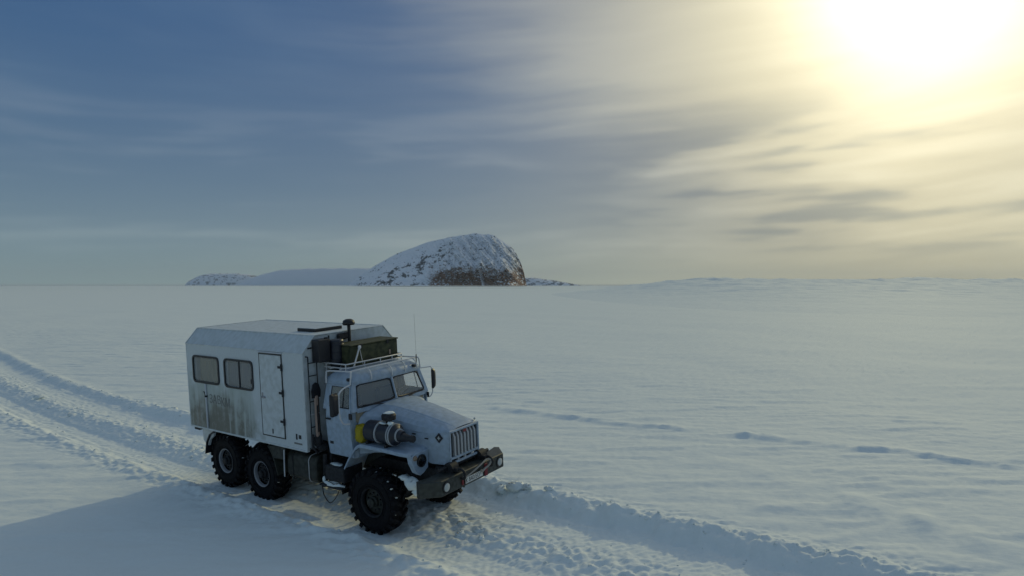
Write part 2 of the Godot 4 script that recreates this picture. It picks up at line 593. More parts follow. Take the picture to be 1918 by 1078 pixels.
		var fn := func(s: float, t: float) -> Array:
			var x := lerpf(x0, x1, s)
			var top := curve(line, x)
			var f := sin(t * PI)
			var y := top * pow(f, 0.7) + n1.get_noise_3d(x * 0.03, t * 6.0, sd * 9.0) * 2.2 * ss(0.0, 14.0, top) * f
			var z := -dist + (0.5 - t) * 2.0 * minf(60.0, top * 2.0 + 5.0)
			var p := n2.get_noise_2d(x * 0.045 + sd * 30.0, y * 0.16)
			var p2 := n1.get_noise_2d(x * 0.13, y * 0.3 + sd)
			var rock := ss(0.1, 0.4, p + p2 * 0.5 + rocky * 0.45 - 0.28 - (0.0 if rocky > 0.0 else 1.0)) * 0.75
			return [Vector3(x * 1.8, (y - 0.6) * 1.8 + 4.0, z * 1.8), snow_c.lerp(Color(0.09, 0.095, 0.105), rock)]
		heightfield("hill", h[0], 160, 40, fn, M.hill, true)
	# hummocky snow shore that closes the plain on the sun's side
	var n3 := noise(41, 1.0, 4)
	var ridge := func(s: float, t: float) -> Array:
		var x := lerpf(10.0, 560.0, s)
		var z := -lerpf(70.0, 430.0, t)
		var rise := ss(10.0, 90.0, x) * pow(ss(-0.15, 0.66, t), 1.4) * ss(1.0, 0.72, t)
		var hum := n3.get_noise_2d(x * 0.022, z * 0.03) * 1.5 + n3.get_noise_2d(x * 0.075 + 30.0, z * 0.13) * 1.0 + n3.get_noise_2d(x * 0.2, z * 0.4) * 0.35
		var mound := 1.6 * exp(-pow((x - 187.0) / 9.0, 2.0) - pow((z + 300.0) / 16.0, 2.0)) + 1.3 * exp(-pow((x - 92.0) / 16.0, 2.0) - pow((z + 290.0) / 14.0, 2.0))
		var y := rise * (6.9 + hum * 0.8) + mound * rise - 0.35 * (1.0 - ss(0.0, 0.12, rise))
		return [Vector3(x, y, z), Color.WHITE]
	heightfield("snow_ridge", "low hummocky snow shore along the horizon under the sun", 420, 180, ridge, M.snow_far)

# ------------------------------------------------------------------ materials
func build_materials() -> void:
	var sn := mat("snow", Color(0.765, 0.82, 0.815), 0.8, 0.0, 0.26)
	var nt := NoiseTexture2D.new()
	nt.width = 1024
	nt.height = 1024
	nt.seamless = true
	nt.as_normal_map = true
	nt.bump_strength = 5.0
	nt.noise = noise(77, 0.012, 6)
	sn.normal_enabled = true
	sn.normal_texture = nt
	sn.normal_scale = 0.55
	sn.uv1_triplanar = true
	sn.uv1_world_triplanar = true
	sn.uv1_scale = Vector3(0.11, 0.3, 0.32)
	var far := mat("snow_far", Color(0.765, 0.82, 0.815), 0.8, 0.0, 0.26)
	far.normal_enabled = true
	far.normal_texture = nt
	far.normal_scale = 0.6
	far.uv1_triplanar = true
	far.uv1_world_triplanar = true
	far.uv1_scale = Vector3(0.02, 0.05, 0.05)
	var hl := mat("hill", Color(1, 1, 1), 0.85, 0.0, 0.2)
	hl.vertex_color_use_as_albedo = true
	mat("clod", Color(0.765, 0.82, 0.815), 0.7, 0.0, 0.3)
	worn(mat("cab", Color(0.36, 0.45, 0.56), 0.42), 51, 0.014, Color(0.91, 0.91, 0.90), Color(1, 1, 1), 0.9)
	worn(mat("box", Color(0.60, 0.645, 0.66), 0.5), 52, 0.02, Color(0.93, 0.93, 0.92), Color(1, 1, 1), 0.5)
	mat("trim", Color(0.55, 0.57, 0.60), 0.45)
	mat("rim_paint", Color(0.30, 0.30, 0.32), 0.5)
	mat("rib", Color(0.36, 0.38, 0.40), 0.45)
	mat("white_tube", Color(0.62, 0.62, 0.63), 0.4)
	mat("black", Color(0.012, 0.012, 0.016), 0.5)
	worn(mat("rubber", Color(0.012, 0.012, 0.015), 0.8, 0.0, 0.3), 53, 0.02, Color(0.7, 0.7, 0.7), Color(1, 1, 1), 1.5)
	worn(mat("chassis", Color(0.020, 0.021, 0.026), 0.7), 54, 0.02, Color(0.6, 0.6, 0.6), Color(1, 1, 1), 1.2)
	worn(mat("olive", Color(0.034, 0.038, 0.030), 0.6), 55, 0.015, Color(0.6, 0.6, 0.58), Color(1, 1, 1), 0.9)
	worn(mat("bumper", Color(0.040, 0.046, 0.042), 0.5), 56, 0.015, Color(0.6, 0.62, 0.6), Color(1, 1, 1), 1.0)
	worn(mat("crate", Color(0.058, 0.064, 0.026), 0.7), 57, 0.012, Color(0.55, 0.6, 0.5), Color(1, 1, 1), 0.9)
	mat("dark_blue", Color(0.016, 0.019, 0.030), 0.45)
	mat("lamp_glass", Color(0.008, 0.009, 0.012), 0.12)
	mat("steel", Color(0.32, 0.32, 0.34), 0.4, 0.7)
	mat("yellow", Color(0.38, 0.30, 0.010), 0.8)
	mat("red", Color(0.20, 0.022, 0.030), 0.6)
	mat("plate", Color(0.62, 0.62, 0.60), 0.5)
	mat("ink", Color(0.02, 0.02, 0.025), 0.6)
	mat("curtain_olive", Color(0.110, 0.090, 0.022), 0.9)
	mat("curtain_grey", Color(0.12, 0.115, 0.115), 0.9)
	mat("seat", Color(0.05, 0.045, 0.042), 0.8)
	mat("dash", Color(0.30, 0.26, 0.19), 0.8)
	mat("lens", Color(0.48, 0.50, 0.49), 0.15)
	mat("amber", Color(0.26, 0.19, 0.14), 0.25)
	mat("wood", Color(0.36, 0.25, 0.20), 0.7)
	mat("rope", Color(0.32, 0.30, 0.27), 0.9)
	mat("dirt_letters", Color(0.20, 0.20, 0.19), 0.9)
	var g := mat("glass", Color(0.75, 0.8, 0.8, 0.12), 0.05)
	g.albedo_color.a = 0.12
	g.metallic_specular = 0.36
	g.transparency = BaseMaterial3D.TRANSPARENCY_ALPHA
	var wall := mat("box_wall", Color(1, 1, 1), 0.55)
	wall.albedo_texture = dirt_texture()

# splashed road dirt and rinse streaks on the side of the box; u runs from the rear edge to the front edge
func dirt_texture() -> ImageTexture:
	var w := 768
	var h := 384
	var im := Image.create(w, h, false, Image.FORMAT_RGB8)
	var streak := noise(61, 0.05, 3)
	var blot := noise(62, 0.012, 4)
	var speck := noise(63, 0.09, 3)
	var base := Color(0.60, 0.645, 0.66)
	var film := Color(0.41, 0.46, 0.42)
	var mud := Color(0.155, 0.148, 0.115)
	var rust := Color(0.24, 0.17, 0.145)
	for y in h:
		var yy := 3.38 - 1.965 * (y + 0.5) / h
		for x in w:
			var xx := -6.0 + 4.42 * (x + 0.5) / w
			var s := 0.6 * streak.get_noise_2d(x * 0.55, y * 0.05) + 0.4 * streak.get_noise_2d(x * 1.3, y * 0.06 + 90.0)
			var b := blot.get_noise_2d(x, y)
			var k := speck.get_noise_2d(x, y * 0.5)
			var c := base * (0.97 + 0.05 * k)
			var zone := ss(-2.95, -3.75, xx + b * 0.5)
			c = c.lerp(film, clampf(zone * ss(2.7, 2.35, yy + b * 0.35) * (0.75 + 0.4 * s), 0, 1))
			var spray := exp(-pow((xx + 4.6) / 0.8, 2.0))
			var reach := 2.34 + spray * 0.12 + s * 0.30 + b * 0.30
			var thick := ss(reach, reach - 0.75, yy) * zone
			thick *= clampf(0.74 + spray * 0.30 + s * 0.34 + k * 0.25 + b * 0.3, 0.0, 1.0)
			for rinse in [[-4.06, 0.055, 2.2], [-3.72, 0.03, 1.9], [-4.30, 0.022, 1.75]]:
				thick *= 1.0 - 0.8 * exp(-pow((xx - rinse[0]) / rinse[1], 2.0)) * ss(rinse[2] + 0.15, rinse[2], yy)
			c = c.lerp(mud, clampf(thick, 0.0, 1.0) * 0.92)
			var rs := exp(-pow((xx + 5.62) / 0.12, 2.0)) * ss(2.35, 2.0, yy + s * 0.2) * clampf(0.5 + s * 1.5, 0.0, 1.0)
			c = c.lerp(rust, rs * 0.45)
			c.a = 1.0
			im.set_pixel(x, y, c.linear_to_srgb())
	return ImageTexture.create_from_image(im)

# ------------------------------------------------------------------ truck
func side_z(y: float) -> float:
	return curve([Vector2(1.3, 1.015), Vector2(1.6, 1.06), Vector2(2.0, 1.085), Vector2(2.32, 1.065), Vector2(2.8, 0.955), Vector2(2.95, 0.90)], y)

# a sheet that follows the cab's side; rows of [y, x rear, x front]
func skin(st: SurfaceTool, rows: Array, off: float, sgn: float, thick := 0.03) -> void:
	for i in rows.size() - 1:
		var a: Array = rows[i]
		var b: Array = rows[i + 1]
		var za := (side_z(a[0]) + off) * sgn
		var zb := (side_z(b[0]) + off) * sgn
		var t := thick * sgn
		var p := [Vector3(a[1], a[0], za), Vector3(a[2], a[0], za), Vector3(b[2], b[0], zb), Vector3(b[1], b[0], zb)]
		var q := []
		for v in p: q.append(v - Vector3(0, 0, t))
		var o := Vector3(0, 0, sgn)
		quad(st, p[0], p[1], p[2], p[3], o)
		quad(st, q[0], q[1], q[2], q[3], -o)
		quad(st, p[1], p[2], q[2], q[1], Vector3.RIGHT)
		quad(st, p[0], p[3], q[3], q[0], Vector3.LEFT)
		if i == 0: quad(st, p[0], p[1], q[1], q[0], Vector3.DOWN)
		if i == rows.size() - 2: quad(st, p[2], p[3], q[3], q[2], Vector3.UP)

func rows(y0: float, y1: float, x0a: float, x1a: float, x0b: float, x1b: float, n := 6) -> Array:
	var out := []
	for i in n + 1:
		var t := float(i) / n
		out.append([lerpf(y0, y1, t), lerpf(x0a, x0b, t), lerpf(x1a, x1b, t)])
	return out

func build_wheel_proto(snowy: bool) -> Node3D:
	var wheel := Node3D.new()
	wheel.name = "wheel"
	var zax := Transform3D(Basis(Vector3.RIGHT, Vector3.BACK, Vector3.DOWN), Vector3.ZERO)  # lathe axis y -> z
	var st := S()
	var prof := [Vector2(0.27, -0.13), Vector2(0.30, -0.165), Vector2(0.38, -0.19), Vector2(0.48, -0.187), Vector2(0.545, -0.175), Vector2(0.572, -0.15), Vector2(0.578, 0.0), Vector2(0.572, 0.15), Vector2(0.545, 0.175), Vector2(0.48, 0.187), Vector2(0.38, 0.19), Vector2(0.30, 0.165), Vector2(0.27, 0.13)]
	lathe(st, prof, zax, 48, true)
	for rr in [[0.315, 0.176], [0.36, 0.189], [0.50, 0.189]]:
		for sz in [-1.0, 1.0]:
			var pts := []
			for k in 49:
				var a := TAU * k / 48
				pts.append(Vector3(cos(a) * rr[0], sin(a) * rr[0], rr[1] * sz))
			tube(st, pts, 0.006, 4, false)
	var count := 22
	for side in [-1.0, 1.0]:
		for k in count:
			var a0 := TAU * (k + (0.5 if side > 0 else 0.0)) / count
			var secs := []
			for q in [[0.012, 0.635, 0.0, 0.052], [0.07, 0.637, 0.07, 0.056], [0.135, 0.632, 0.13, 0.062], [0.186, 0.612, 0.16, 0.066], [0.194, 0.555, 0.165, 0.058]]:
				var ang: float = a0 + q[2]
				var hw: float = q[3]
				var sec := []
				for c in [[-hw * 1.08, -0.075], [-hw, 0.0], [hw, 0.0], [hw * 1.08, -0.075]]:
					var an: float = ang + c[0]
					var r: float = q[1] + c[1]
					if q[0] > 0.19: r = q[1] + c[1] * 0.4
					sec.append(Vector3(cos(an) * r, sin(an) * r, side * (q[0] + (0.008 if c[1] == 0.0 and q[0] > 0.19 else 0.0))))
				secs.append(sec)
			loft(st, secs, true, -1, true, true)
	part("tyre", st, M.rubber, wheel)
	st = S()
	var rng := RandomNumberGenerator.new()
	rng.seed = 9
	for side in [-1.0, 1.0]:
		for k in count:
			if rng.randf() > (0.7 if snowy else 0.3): continue
			var a := TAU * (k + (1.0 if side > 0 else 0.5)) / count + 0.08
			var zz: float = side * rng.randf_range(0.05, 0.13)
			lump(st, Vector3(cos(a + absf(zz)) * 0.574, sin(a + absf(zz)) * 0.574, zz), Vector3(0.020, 0.020, rng.randf_range(0.03, 0.06)), 200 + k, 5, 7)
	part("packed_snow", st, M.clod, wheel).set_meta("kind", "stuff")
	st = S()
	lathe(st, [Vector2(0.285, -0.16), Vector2(0.262, -0.12), Vector2(0.262, 0.02), Vector2(0.24, 0.07), Vector2(0.16, 0.085), Vector2(0.0, 0.085)], zax, 32)
	part("rim", st, M.olive if snowy else M.chassis, wheel)
	st = S()
	lathe(st, [Vector2(0.252, 0.10), Vector2(0.262, 0.155), Vector2(0.285, 0.172), Vector2(0.292, 0.160), Vector2(0.27, 0.125)], zax, 32)
	part("rim_ring", st, M.chassis if snowy else M.rim_paint, wheel)
	st = S()
	lathe(st, [Vector2(0.105, 0.08), Vector2(0.105, 0.13), Vector2(0.085, 0.15), Vector2(0.085, 0.20), Vector2(0.06, 0.215), Vector2(0.0, 0.215)], zax, 20)
	part("hub", st, M.olive if snowy else M.chassis, wheel)
	st = S()
	lathe(st, [Vector2(0.017, 0.083), Vector2(0.017, 0.115), Vector2(0.0, 0.117)], zax, 6)
	var nut := part("wheel_nut", st, M.chassis, wheel)
	nut.position = Vector3(0.165, 0, 0)
	for k in range(1, 10):
		var a := TAU * k / 10
		var c := nut.duplicate()
		c.name = "wheel_nut"
		wheel.add_child(c, true)
		c.position = Vector3(cos(a) * 0.165, sin(a) * 0.165, 0)
	return wheel

func build_wheels() -> void:
	var front := build_wheel_proto(true)
	var rear := build_wheel_proto(false)
	var spots := [[0.0, 0.585, true], [-3.525, 0.545, false], [-4.925, 0.625, false]]
	for s in spots:
		for side in [1.0, -1.0]:
			var w: Node3D = (front if s[2] else rear).duplicate()
			w.name = "wheel"
			truck.add_child(w, true)
			w.position = Vector3(s[0], s[1], 0.885 * side)
			w.rotation = Vector3(0, (0.0 if side > 0 else PI) + (deg_to_rad(-4.0) if s[2] else 0.0), 0.3 * s[0] + side)
			if s[2]: w.rotation.y = (0.0 if side > 0 else PI) + deg_to_rad(3.0)
	front.free()
	rear.free()

func build_chassis() -> void:
	for side in [1.0, -1.0]:
		var st := S()
		box(st, Vector3(-2.2, 1.14, 0.42 * side), Vector3(7.3, 0.24, 0.09), 0.01)
		part("chassis_rail", st, M.chassis)
	for s in [[0.0, 0.585], [-3.525, 0.545], [-4.925, 0.625]]:
		var st := S()
		tube(st, [Vector3(s[0], s[1], -0.82), Vector3(s[0], s[1], 0.82)], 0.085, 12)
		lathe(st, [Vector2(0, -0.2), Vector2(0.13, -0.17), Vector2(0.2, -0.06), Vector2(0.2, 0.06), Vector2(0.13, 0.17), Vector2(0, 0.2)], Transform3D(Basis(Vector3.BACK, Vector3.RIGHT, Vector3.UP), Vector3(s[0], s[1], 0.12)), 16, true)
		part("axle", st, M.chassis)
	for side in [1.0, -1.0]:
		var st := S()
		for k in 5:
			var l := 1.3 - k * 0.16
			tube(st, smooth_path([Vector3(-l * 0.5, 0.93 - k * 0.02, 0.5 * side), Vector3(0, 0.78 - k * 0.02, 0.5 * side), Vector3(l * 0.5, 0.93 - k * 0.02, 0.5 * side)], 4), 0.022, 4)
		part("leaf_spring", st, M.chassis)
		st = S()
		for k in 6:
			var l := 1.5 - k * 0.18
			tube(st, smooth_path([Vector3(-4.225 - l * 0.5, 0.74, 0.55 * side), Vector3(-4.225, 0.90 + k * 0.02, 0.55 * side), Vector3(-4.225 + l * 0.5, 0.74, 0.55 * side)], 4), 0.022, 4)
		part("leaf_spring", st, M.chassis)
	var st := S()
	tube(st, [Vector3(-0.2, 0.68, 0.1), Vector3(-1.9, 0.9, 0.05)], 0.05, 10)
	tube(st, [Vector3(-1.9, 0.9, 0.05), Vector3(-3.3, 0.68, 0.1)], 0.05, 10)
	tube(st, [Vector3(-3.7, 0.68, 0.1), Vector3(-4.8, 0.74, 0.1)], 0.05, 10)
	box(st, Vector3(-1.9, 0.92, 0.05), Vector3(0.5, 0.42, 0.5), 0.06)
	part("drive_shaft", st, M.chassis)
	st = S()
	box(st, Vector3(0.55, 1.2, 0), Vector3(1.3, 0.75, 0.66), 0.08)
	box(st, Vector3(-0.5, 1.05, 0), Vector3(0.9, 0.45, 0.5), 0.06)
	part("engine", st, M.chassis)
	# steering rod with a block of caked snow
	st = S()
	tube(st, [Vector3(0.32, 0.66, -0.75), Vector3(0.32, 0.66, 0.75)], 0.03, 8)
	tube(st, [Vector3(0.95, 0.98, 0.52), Vector3(0.1, 0.72, 0.62)], 0.028, 8)
	part("steering_rod", st, M.chassis)
	st = S()
	lump(st, Vector3(0.86, 1.02, 0.80), Vector3(0.17, 0.13, 0.12), 5)
	lump(st, Vector3(0.68, 1.12, 0.82), Vector3(0.14, 0.05, 0.08), 6)
	lump(st, Vector3(0.95, 0.88, 0.80), Vector3(0.08, 0.08, 0.07), 7)
	part("caked_snow", st, M.clod)
	# fuel tank with its straps, ahead of the rear wheels
	st = S()
	var ring := round_rect(0.62, 0.56, 0.12, 4)
	var secs := []
	for x in [-2.45, -2.43, -1.52, -1.50]:
		var k := 0.94 if x in [-2.45, -1.50] else 1.0
		var sec := []
		for p in ring: sec.append(Vector3(x, 0.97 + p.y * k, 0.82 + p.x * k))
		secs.append(sec)
	loft(st, secs, true, -1, true, true)
	var tank := part("fuel_tank", st, M.olive)
	for x in [-2.25, -1.72]:
		st = S()
		var pts := []
		for p in ring: pts.append(Vector3(x, 0.97 + p.y * 1.02, 0.82 + p.x * 1.02))
		pts.append(pts[0])
		tube(st, pts, 0.009, 4, false)
		part("tank_strap", st, M.trim if x > -2.0 else M.chassis, tank)
	st = S()
	ring = round_rect(0.6, 0.5, 0.12, 4)
	secs = []
	for x in [-2.45, -1.45]:
		var sec := []
		for p in ring: sec.append(Vector3(x, 0.97 + p.y, -0.82 + p.x))
		secs.append(sec)
	loft(st, secs, true, -1, true, true)
	part("fuel_tank", st, M.olive)
	# battery box and boarding step under the cab
	st = S()
	box(st, Vector3(-0.97, 0.99, 0.86), Vector3(0.56, 0.30, 0.50), 0.02)
	part("battery_box", st, M.chassis)
	st = S()
	lump(st, Vector3(-1.05, 1.145, 0.98), Vector3(0.18, 0.022, 0.08), 14)
	part("caked_snow", st, M.clod)
	st = S()
	box(st, Vector3(-1.02, 0.745, 1.10), Vector3(0.66, 0.035, 0.18), 0.01)
	tube(st, [Vector3(-1.3, 0.745, 1.06), Vector3(-1.28, 1.0, 0.95)], 0.018, 6)
	tube(st, [Vector3(-0.76, 0.745, 1.06), Vector3(-0.78, 1.0, 0.95)], 0.018, 6)
	part("step", st, M.chassis)
	st = S()
	lump(st, Vector3(-1.02, 0.782, 1.10), Vector3(0.30, 0.035, 0.085), 9)
	lump(st, Vector3(-1.30, 0.83, 1.10), Vector3(0.035, 0.06, 0.035), 19)
	part("caked_snow", st, M.clod)
	st = S()
	tube(st, smooth_path([Vector3(-1.28, 0.74, 1.17), Vector3(-1.24, 0.55, 1.17), Vector3(-1.10, 0.42, 1.17), Vector3(-0.98, 0.46, 1.17), Vector3(-0.85, 0.60, 1.17), Vector3(-0.76, 0.74, 1.17)], 6), 0.011, 6)
	part("step_loop", st, M.black)
	st = S()
	box(st, Vector3(-1.40, 1.0, 0.62), Vector3(0.12, 0.7, 0.5), 0.02)
	tube(st, [Vector3(-1.42, 1.3, 0.95), Vector3(-1.44, 0.62, 0.97)], 0.05, 10)
	lathe(st, [Vector2(0.0, -0.28), Vector2(0.14, -0.26), Vector2(0.14, 0.26), Vector2(0.0, 0.28)], Transform3D(Basis(), Vector3(-1.42, 0.92, 0.72)), 16)
	part("air_tank", st, M.chassis)
	# mudguards of the rear bogie
	st = S()
	guard(st, [[-3.02, 1.30], [-2.92, 1.22], [-2.84, 1.08], [-2.76, 0.88], [-2.70, 0.70]], 0.62, 1.20)
	tri(st, Vector3(-3.02, 1.30, 1.195), Vector3(-2.40, 1.36, 1.195), Vector3(-2.84, 1.06, 1.195), Vector3.BACK)
	tri(st, Vector3(-2.40, 1.36, 1.195), Vector3(-2.44, 1.08, 1.195), Vector3(-2.84, 1.06, 1.195), Vector3.BACK)
	part("mudguard", st, M.olive)
	st = S()
	tube(st, smooth_path([Vector3(-2.42, 1.30, 1.21), Vector3(-2.43, 1.0, 1.215), Vector3(-2.46, 0.72, 1.20)], 4), 0.014, 6)
	part("mudguard_edge", st, M.trim)
	st = S()
	guard(st, [[-5.16, 1.32], [-5.36, 1.22], [-5.50, 1.02], [-5.57, 0.74]], 0.62, 1.18)
	part("mudguard", st, M.black)
	st = S()
	prism(st, [Vector2(-5.72, 1.34), Vector2(-5.22, 1.34), Vector2(-5.24, 1.20), Vector2(-5.42, 1.08), Vector2(-5.48, 0.94), Vector2(-5.60, 0.98), Vector2(-5.70, 1.05)], Transform3D(Basis(), Vector3(0, 0, 1.08)), 0.05)
	part("guard_bracket", st, M.box)
	st = S()
	box(st, Vector3(-5.84, 1.35, 1.10), Vector3(0.22, 0.12, 0.2), 0.01)
	part("tail_lamp_box", st, M.chassis)
	for side in [-1.0]:
		st = S()
		guard(st, [[-3.02, 1.30], [-2.84, 1.08], [-2.70, 0.70]], -1.2, -0.62)
		part("mudguard", st, M.black)
		st = S()
		guard(st, [[-5.16, 1.32], [-5.50, 1.02], [-5.57, 0.74]], -1.2, -0.62)
		part("mudguard", st, M.black)

func guard(st: SurfaceTool, prof: Array, z0: float, z1: float) -> void:
	for i in prof.size() - 1:
		var a := Vector3(prof[i][0], prof[i][1], 0)
		var b := Vector3(prof[i + 1][0], prof[i + 1][1], 0)
		var n := Vector3(-(b.y - a.y), b.x - a.x, 0).normalized() * 0.012
		for s in [-1.0, 1.0]:
			quad(st, a + n * s + Vector3(0, 0, z0), b + n * s + Vector3(0, 0, z0), b + n * s + Vector3(0, 0, z1), a + n * s + Vector3(0, 0, z1), n * s)
		for z in [z0, z1]:
			quad(st, a - n + Vector3(0, 0, z), b - n + Vector3(0, 0, z), b + n + Vector3(0, 0, z), a + n + Vector3(0, 0, z), Vector3(0, 0, 1 if z == z1 else -1))

func lump(st: SurfaceTool, c: Vector3, r: Vector3, sd: int, na := 6, nb := 10, freq := 1.4, amp := 0.55) -> void:
	var n := noise(100 + sd, freq, 3)
	var rings := []
	for i in na + 1:
		var ph := PI * i / na
		var ring := []
		for k in nb:
			var a := TAU * k / nb
			var d := Vector3(sin(ph) * cos(a), cos(ph), sin(ph) * sin(a))
			ring.append(c + d * r * (1.0 + amp * n.get_noise_3d(d.x * 1.0 + sd, d.y, d.z)))
		rings.append(ring)
	loft(st, rings, true, 1)

func build_box_body() -> void:
	var x0 := -6.0
	var x1 := -1.58
	var yb := 1.415
	var yw := 3.38
	var yt := 3.71
	var hw := 1.255
	var zc := 0.945
	# shell without the right wall, which has window openings
	var st := S()
	var sec := [Vector2(-hw, yb), Vector2(-hw, yw), Vector2(-zc, yt), Vector2(zc, yt), Vector2(hw, yw)]
	for i in 4:
		var a: Vector2 = sec[i]
		var b: Vector2 = sec[i + 1]
		var out := Vector3(0, b.x - a.x, -(b.y - a.y))
		quad(st, Vector3(x0, a.y, a.x), Vector3(x1, a.y, a.x), Vector3(x1, b.y, b.x), Vector3(x0, b.y, b.x), out)
	quad(st, Vector3(x0, yb, -hw), Vector3(x1, yb, -hw), Vector3(x1, yb, hw), Vector3(x0, yb, hw), Vector3.DOWN)
	for x in [x0, x1]:
		var o := Vector3.RIGHT if x == x1 else Vector3.LEFT
		quad(st, Vector3(x, yb, -hw), Vector3(x, yw, -hw), Vector3(x, yw, hw), Vector3(x, yb, hw), o)
		quad(st, Vector3(x, yw, -hw), Vector3(x, yt, -zc), Vector3(x, yt, zc), Vector3(x, yw, hw), o)
	part("box_shell", st, M.box)
	# right wall
	st = S()
	var wins := [[-5.70, -4.64, 2.50, 3.10], [-4.38, -3.32, 2.49, 3.10]]
	var xs := [x0, -5.70, -4.64, -4.38, -3.32, x1]
	var ys := [yb, 2.495, 3.10, yw]
	for i in 5:
		for j in 3:
			if j == 1 and i in [1, 3]: continue
			var pts := [Vector3(xs[i], ys[j], hw), Vector3(xs[i + 1], ys[j], hw), Vector3(xs[i + 1], ys[j + 1], hw), Vector3(xs[i], ys[j + 1], hw)]
			for t in [[0, 2, 1], [0, 3, 2]]:
				for k in t:
					st.set_uv(Vector2((pts[k].x - x0) / (x1 - x0), (yw - pts[k].y) / (yw - yb)))
					st.add_vertex(pts[k])
	for i in [1, 3]:
		var a := Vector3(xs[i], ys[1], hw)
		var b := Vector3(xs[i + 1], ys[2], hw - 0.07)
		st.set_uv(Vector2(0.9, 0.1))
		quad(st, a, Vector3(a.x, b.y, a.z), Vector3(a.x, b.y, b.z), Vector3(a.x, a.y, b.z), Vector3.RIGHT)
		quad(st, Vector3(b.x, a.y, a.z), Vector3(b.x, b.y, a.z), b, Vector3(b.x, a.y, b.z), Vector3.LEFT)
		quad(st, a, Vector3(b.x, a.y, a.z), Vector3(b.x, a.y, b.z), Vector3(a.x, a.y, b.z), Vector3.UP)
		quad(st, Vector3(a.x, b.y, a.z), Vector3(b.x, b.y, a.z), b, Vector3(a.x, b.y, b.z), Vector3.DOWN)
	var wall := part("side_wall", st, M.box_wall)
	wall.set_meta("label", "box side wall with mud splashes and rinse streaks towards the rear")
	# windows
	for i in 2:
		var w: Array = wins[i]
		var c := Vector3((w[0] + w[1]) * 0.5, (w[2] + w[3]) * 0.5, hw + 0.001)
		var ww: float = w[1] - w[0]
		var wh: float = w[3] - w[2]
		st = S()
		frame(st, round_rect(ww + 0.05, wh + 0.05, 0.11), round_rect(ww - 0.035, wh - 0.035, 0.085), Transform3D(Basis(), c), 0.022)
		if i == 1:
			box(st, c + Vector3(0.03, 0, 0.0), Vector3(0.035, wh - 0.04, 0.03), 0.006)
			box(st, c + Vector3(ww * 0.5 - 0.05, -0.12, 0.01), Vector3(0.045, 0.10, 0.02), 0.006)
		var f := part("camper_window", st, M.black)
		st = S()
		prism(st, round_rect(ww - 0.02, wh - 0.02, 0.07), Transform3D(Basis(), c + Vector3(0, 0, -0.008)), 0.005)
		part("pane", st, M.glass, f)
		# pleated curtains behind the glass
		for half in ([0] if i == 0 else [0, 1]):
			st = S()
			var xa: float = w[0] - 0.02 + (0.12 if i == 0 else 0.0) if half == 0 else c.x + 0.03
			var xb: float = w[1] + 0.02 if i == 0 or half == 1 else c.x + 0.03
			var n := 36
			st.set_smooth_group(1)
			for k in n:
				var p := []
				for t in [float(k) / n, float(k + 1) / n]:
					p.append(Vector3(lerpf(xa, xb, t), 0, hw - 0.10 + 0.012 * sin(t * 47.0) + 0.006 * sin(t * 91.0)))
				quad(st, p[0] + Vector3(0, w[2] - 0.05, 0), p[1] + Vector3(0, w[2] - 0.05, 0), p[1] + Vector3(0, w[3] + 0.05, 0), p[0] + Vector3(0, w[3] + 0.05, 0), Vector3.BACK)
			part("curtain", st, M.curtain_olive if i == 0 else M.curtain_grey, f)
	# entrance door
	st = S()
	box(st, Vector3(-2.66, 2.44, hw + 0.008), Vector3(0.74, 1.72, 0.02), 0.006)
	var door := part("camper_door", st, M.box)
	st = S()
	frame(st, [Vector2(0.400, 0.89), Vector2(-0.395, 0.885), Vector2(-0.395, -0.885), Vector2(0.400, -0.885)], [Vector2(0.372, 0.865), Vector2(-0.375, 0.865), Vector2(-0.375, -0.870), Vector2(0.372, -0.870)], Transform3D(Basis(), Vector3(-2.66, 2.44, hw + 0.0005)), 0.012)
	part("door_seal", st, M.black, door)
	for y in [3.06, 2.52, 1.92]:
		st = S()
		tube(st, [Vector3(-2.262, y - 0.07, hw + 0.022), Vector3(-2.262, y + 0.07, hw + 0.022)], 0.022, 8)
		box(st, Vector3(-2.33, y, hw + 0.022), Vector3(0.12, 0.05, 0.012), 0.003)
		part("hinge", st, M.chassis, door)
	st = S()
	box(st, Vector3(-2.93, 2.38, hw + 0.032), Vector3(0.12, 0.035, 0.03), 0.008)
	box(st, Vector3(-2.97, 2.42, hw + 0.022), Vector3(0.04, 0.12, 0.012), 0.004)
	part("handle", st, M.steel, door)
	st = S()
	box(st, Vector3(-2.67, 1.68, hw + 0.022), Vector3(0.03, 0.10, 0.012), 0.004)
	part("foot_latch", st, M.chassis, door)
	st = S()
	box(st, Vector3(-2.66, 3.352, hw + 0.022), Vector3(0.84, 0.018, 0.045), 0.004)
	part("rain_visor", st, M.trim, door)
	# edge trims
	st = S()
	for z in [hw, -hw]:
		for x in [x0, x1]:
			box(st, Vector3(x - 0.012 * signf(x + 3.8), (yb + yw) * 0.5, z - 0.012 * signf(z)), Vector3(0.036, yw - yb, 0.036), 0.008)
	for z in [1.0, -1.0]:
		tube(st, [Vector3(x0, yw, hw * z), Vector3(x1, yw, hw * z)], 0.014, 6)
		tube(st, [Vector3(x0, yt, zc * z), Vector3(x1, yt, zc * z)], 0.014, 6)
		for x in [x0, x1]:
			tube(st, [Vector3(x, yw, hw * z), Vector3(x, yt, zc * z)], 0.018, 6)
	for x in [x0, x1]:
		tube(st, [Vector3(x, yt, -zc), Vector3(x, yt, zc)], 0.016, 6)
	part("edge_trim", st, M.box)
	st = S()
	box(st, Vector3(-3.79, yb - 0.022, hw - 0.03), Vector3(4.42, 0.04, 0.07), 0.006)
	part("floor_beam", st, M.box)
	st = S()
	box(st, Vector3(-3.79, yb - 0.022, -hw + 0.03), Vector3(4.42, 0.04, 0.07), 0.006)
	part("floor_beam", st, M.box)
	st = S()
